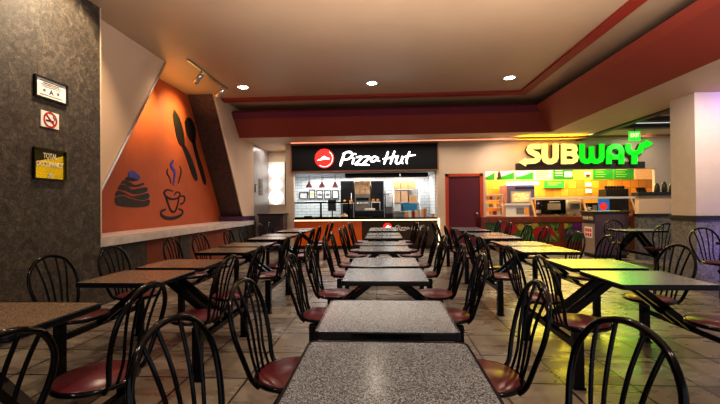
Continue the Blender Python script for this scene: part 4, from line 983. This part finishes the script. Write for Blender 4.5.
m = MB(); m.prism([(ax, 11.62, z1-.22), (ax, 11.75, z1), (ax, 11.8, z1-.02), (ax, 11.68, z1-.25)], (bx-ax, 0, 0)); m.build('screen', M['black'], t)
# items on the half wall
for q, xx_ in enumerate((6.58, 6.74, 6.9)):
    o = MB().lathe([(.05, 0), (.055, .03), (.05, .14+.03*(q % 2)), (.02, .2+.03*(q % 2)), (0, .21+.03*(q % 2))], xx_-.32, 9.02, 1.54, 14, False).build('condiment_bottle', M['blackmat'])
    tag(o, '%s small dark bottle standing on the half wall cap' % ('left', 'middle', 'right')[q], 'bottle', 'dark bottles on the half wall')

# ================================================================== bins, light box and other furniture
def bin_(lab, x0, x1, y0, y1, h, m1, m2):
    t = thing('waste_bin', lab, 'waste bin', ((x0+x1)/2, (y0+y1)/2, 0))
    m = MB(); m.box(x0, x1, y0, y1, .08, h-.05, .01); m.build('body', m1, t)
    m = MB(); m.box(x0-.03, x1+.03, y0-.03, y1+.03, h-.05, h, .008); m.build('top', M['blackmat'], t)
    m = MB(); m.box(x0+.03, x1-.03, y0+.03, y1-.03, 0, .08); m.build('plinth', M['blackmat'], t)
    return t
bx0, bx1, by0, by1, bh = 4.98, 5.74, 9.2, 9.78, 1.11
t = bin_('plum waste bin enclosure with a taupe thank you front, beside the sandwich counter', bx0, bx1, by0, by1, bh, M['bindark'], None)
m = MB(); m.box(bx0-.012, bx0, by0+.02, by1-.02, .1, bh-.3); m.build('door', M['binfront'], t)
m = MB(); m.box(bx0-.014, bx0, by0+.02, by1-.02, bh-.28, bh-.07); fl = m.build('flap', M['darkgrey'], t)
text('lettering', 'THANK YOU', M['letterwhite'], fl, (bx0-.017, (by0+by1)/2, bh-.17), -Y_, Z_, .08, .46, bold=.015)
a, b = bx0-.016, bh-.42
m = MB(); m.box(bx0-.016, bx0-.012, by0+.1, by0+.44, bh-.64, bh-.38); nn = m.build('notice', M['paper'], t)
m = MB()
for r_ in range(2):
    for q in range(3): m.box(bx0-.02, bx0-.016, by0+.13+q*.1, by0+.2+q*.1, bh-.5-r_*.11, bh-.42-r_*.11)
m.build('red_symbols', M['nosmokered'], nn)
t = bin_('dark brown waste bin enclosure below the round-lit panel at the back left', -3.55, -2.83, 10.62, 11.1, 1.09, M['bindark'], None)
m = MB(); m.box(-3.47, -2.91, 10.608, 10.62, .75, .98, .004); m.build('flap', M['darkgrey'], t)
m = MB(); m.box(-3.5, -2.88, 10.608, 10.62, .12, .7, .004); m.build('door', M['bindark'], t)
# small white shelf beside it
t = thing('wall_shelf', 'white shelf below the round-lit panel, above the waste bin', 'shelf', (-3.43, 12.35, 0))
m = MB(); m.box(-3.75, -3.12, 12.15, 12.48, .98, 1.05, .006); m.build('top', M['white'], t)
m = MB(); m.box(-3.7, -3.15, 12.3, 12.48, 0, .98); m.build('base', M['cream'], t)
# light box with three discs
a, b = at(266.5, 162.3, Y=12.45), at(286, 204.5, Y=12.45)
t = thing('light_box', 'tall wall panel with three glowing white discs at the back left', 'wall light', ((a.x+b.x)/2, 12.47, b.z))
m = MB(); m.box(a.x, b.x, 12.44, 12.5, b.z, a.z, .008); m.build('panel', plain('pale_panel', '#e6ded4', .4, emit=.25), t)
m = MB(); m.box(b.x-.03, b.x+.02, 12.43, 12.5, b.z-.02, a.z+.02); m.build('side_frame', M['darkgrey'], t)
for pxx, pyy, r in ((276, 171, .24), (276, 184.6, .2), (276, 197.3, .24)):
    c = at(pxx, pyy, Y=12.43); m = MB(); m.disc((c.x, 12.44, c.z), X_, Z_, r, (0, -.025, 0), 32); m.build('disc', M['lightbox'], t)
# switch plates on the silver wall
for q, (x0, x1, y0, y1) in enumerate(((254.7, 256.9, 184, 192.5), (258.6, 262.5, 178.5, 195.5))):
    A, B = at(x0, y0, X=XW), at(x1, y1, X=XW)
    t = thing('switch_plate', ('small dark switch plate on the silver wall', 'tall pale control panel on the silver wall')[q], 'switch', (XW, (A.y+B.y)/2, B.z))
    m = MB(); m.box(XW, XW+.012, A.y, B.y, B.z, A.z, .003); m.build('plate', M[('darkgrey', 'inkgrey')[q]], t)
    m = MB()
    for r_ in range(3): zz = B.z+(A.z-B.z)*(.15+.27*r_); m.box(XW+.012, XW+.02, A.y+(B.y-A.y)*.3, A.y+(B.y-A.y)*.7, zz, zz+(A.z-B.z)*.15)
    m.build('buttons', M[('offwhite', 'darkgrey')[q]], t)

# ------------------------------------------------------------------ lights
def area(name, loc, size, energy, col, rot=(0, 0, 0), sy=None):
    l = bpy.data.lights.new(name, 'AREA'); l.size = size; l.energy = energy; l.color = col
    if sy: l.shape = 'RECTANGLE'; l.size_y = sy
    o = bpy.data.objects.new(name, l); COL.objects.link(o); o.location = loc; o.rotation_euler = rot; return o
def spot(name, loc, target, energy, col, ang=80, blend=.6, size=.08):
    l = bpy.data.lights.new(name, 'SPOT'); l.energy = energy; l.color = col; l.spot_size = math.radians(ang); l.spot_blend = blend; l.shadow_soft_size = size
    o = bpy.data.objects.new(name, l); COL.objects.link(o); o.location = loc
    d_ = Vector(target)-Vector(loc); o.rotation_euler = d_.to_track_quat('-Z', 'Y').to_euler(); return o
WARM = (1, .8, .6); NEU = (1, .93, .84)
for x, y in ((-2.969, 7.943), (-.195, 7.924), (2.601, 7.827)): spot('downlight', (x, y, ZC-.03), (x, y, 0), 170, WARM, 120, .7)
for x in (-2.9, -.2, 2.6):
    for y in (4.0, .2): spot('downlight', (x, y, ZC-.03), (x, y, 0), 100, WARM, 120, .7)
spot('pier_wash', (-2.9, 4.15, ZC-.05), (-3.6, 4.05, 3.0), 80, (1, .76, .5), 100, .5, .03)
for yy, ty in ((6.85, 6.9), (7.78, 8.0)): spot('track_spot', (-3.56, yy+.03, ZC-.34), (XO, ty-.25, 3.15), 130, (1, .74, .3), 85, 1.0, .05)
area('wall_bounce_fill', (-4.0, 7.2, 3.35), .5, 3.5, (1, .62, .18), (PI, 0, 0), 2.0)  # added upward lamp for warm light bounced off the recess wall
spot('track_spill', (-3.2, 6.2, ZC-.3), (XO, 6.8, 1.6), 22, (1, .78, .52), 110, .9, .2)
area('kitchen_light', (-.6, 12.3, 2.26), 4.0, 62, (.95, .98, 1), (0, 0, 0), .25)
area('kitchen_light', (-.6, 11.5, 2.26), 4.0, 14, (.95, .98, 1), (0, 0, 0), .2)
area('shop_light', (5.4, 12.9, 2.82), 4.4, 210, (1, .84, .52), (0, 0, 0), 1.4)
area('soffit_light', (.5, 10.4, ZB-.02), 6.5, 55, (1, .88, .74), (0, 0, 0), .5)
area('corridor_light', (-3.4, 11.7, ZB-.02), .6, 7, (1, .92, .85), (0, 0, 0), .6)
for q in (area('sign_spill', (4.6, YB-.3, 2.8), 1.6, 30, (1, .74, .02), (math.radians(-150), 0, 0), .3),
          area('sign_spill', (5.2, YB-.4, 2.7), 2.6, 21, (1, .82, .05), (math.radians(-64), 0, 0), .6),
          area('sign_spill', (6.9, YB-.3, 2.75), 1.2, 5, (.25, 1, .1), (math.radians(-64), 0, 0), .5)): q.data.specular_factor = .9; q.data.spread = 1.3
area('neon_glow', (6.1, 6.2, ZB-.05), 1.2, 6, (.35, .22, 1), (math.radians(60), 0, 0), .1)
area('neon_glow', (6.2, 5.9, .5), 1.0, 7, (.26, .1, 1), (math.radians(90), 0, 0), .5)
spot('soffit_fill', (4.75, 5.2, ZB-.05), (5.2, 6.9, 1.7), 240, (1, .88, .78), 100, .9, .15)  # added spots without fixtures, brighten column, half wall and fascia
spot('soffit_fill', (5.0, 7.6, ZB-.05), (5.9, 8.95, 1.3), 150, (1, .86, .7), 110, .9, .15)
spot('soffit_fill', (3.2, 10.3, ZB-.05), (3.6, YB, 2.3), 40, (1, .86, .72), 120, .9, .15)
spot('soffit_fill', (7.0, 10.3, ZB-.05), (7.2, YB, 2.4), 30, (1, .86, .78), 120, .9, .15)
spot('column_wash', (6.2, 5.2, ZB-.1), (5.9, 6.6, 2.4), 55, (1, .86, .95), 66, .9, .2)
area('mall_fill', (.8, 2.5, 2.2), 5.0, 170, (1, .93, .86), (PI, 0, 0), 5.0)  # added mid-air lamp facing up, lifts the ceiling tone
w = bpy.data.worlds.new('world'); SC.world = w; w.use_nodes = True
bg = w.node_tree.nodes['Background']; bg.inputs[0].default_value = (.9, .94, 1, 1); bg.inputs[1].default_value = .52
SC.view_settings.view_transform = 'Standard'; SC.view_settings.look = 'Medium High Contrast'; SC.view_settings.exposure = .4

for o in list(bpy.data.objects):
    if '_o' in o: del o['_o']
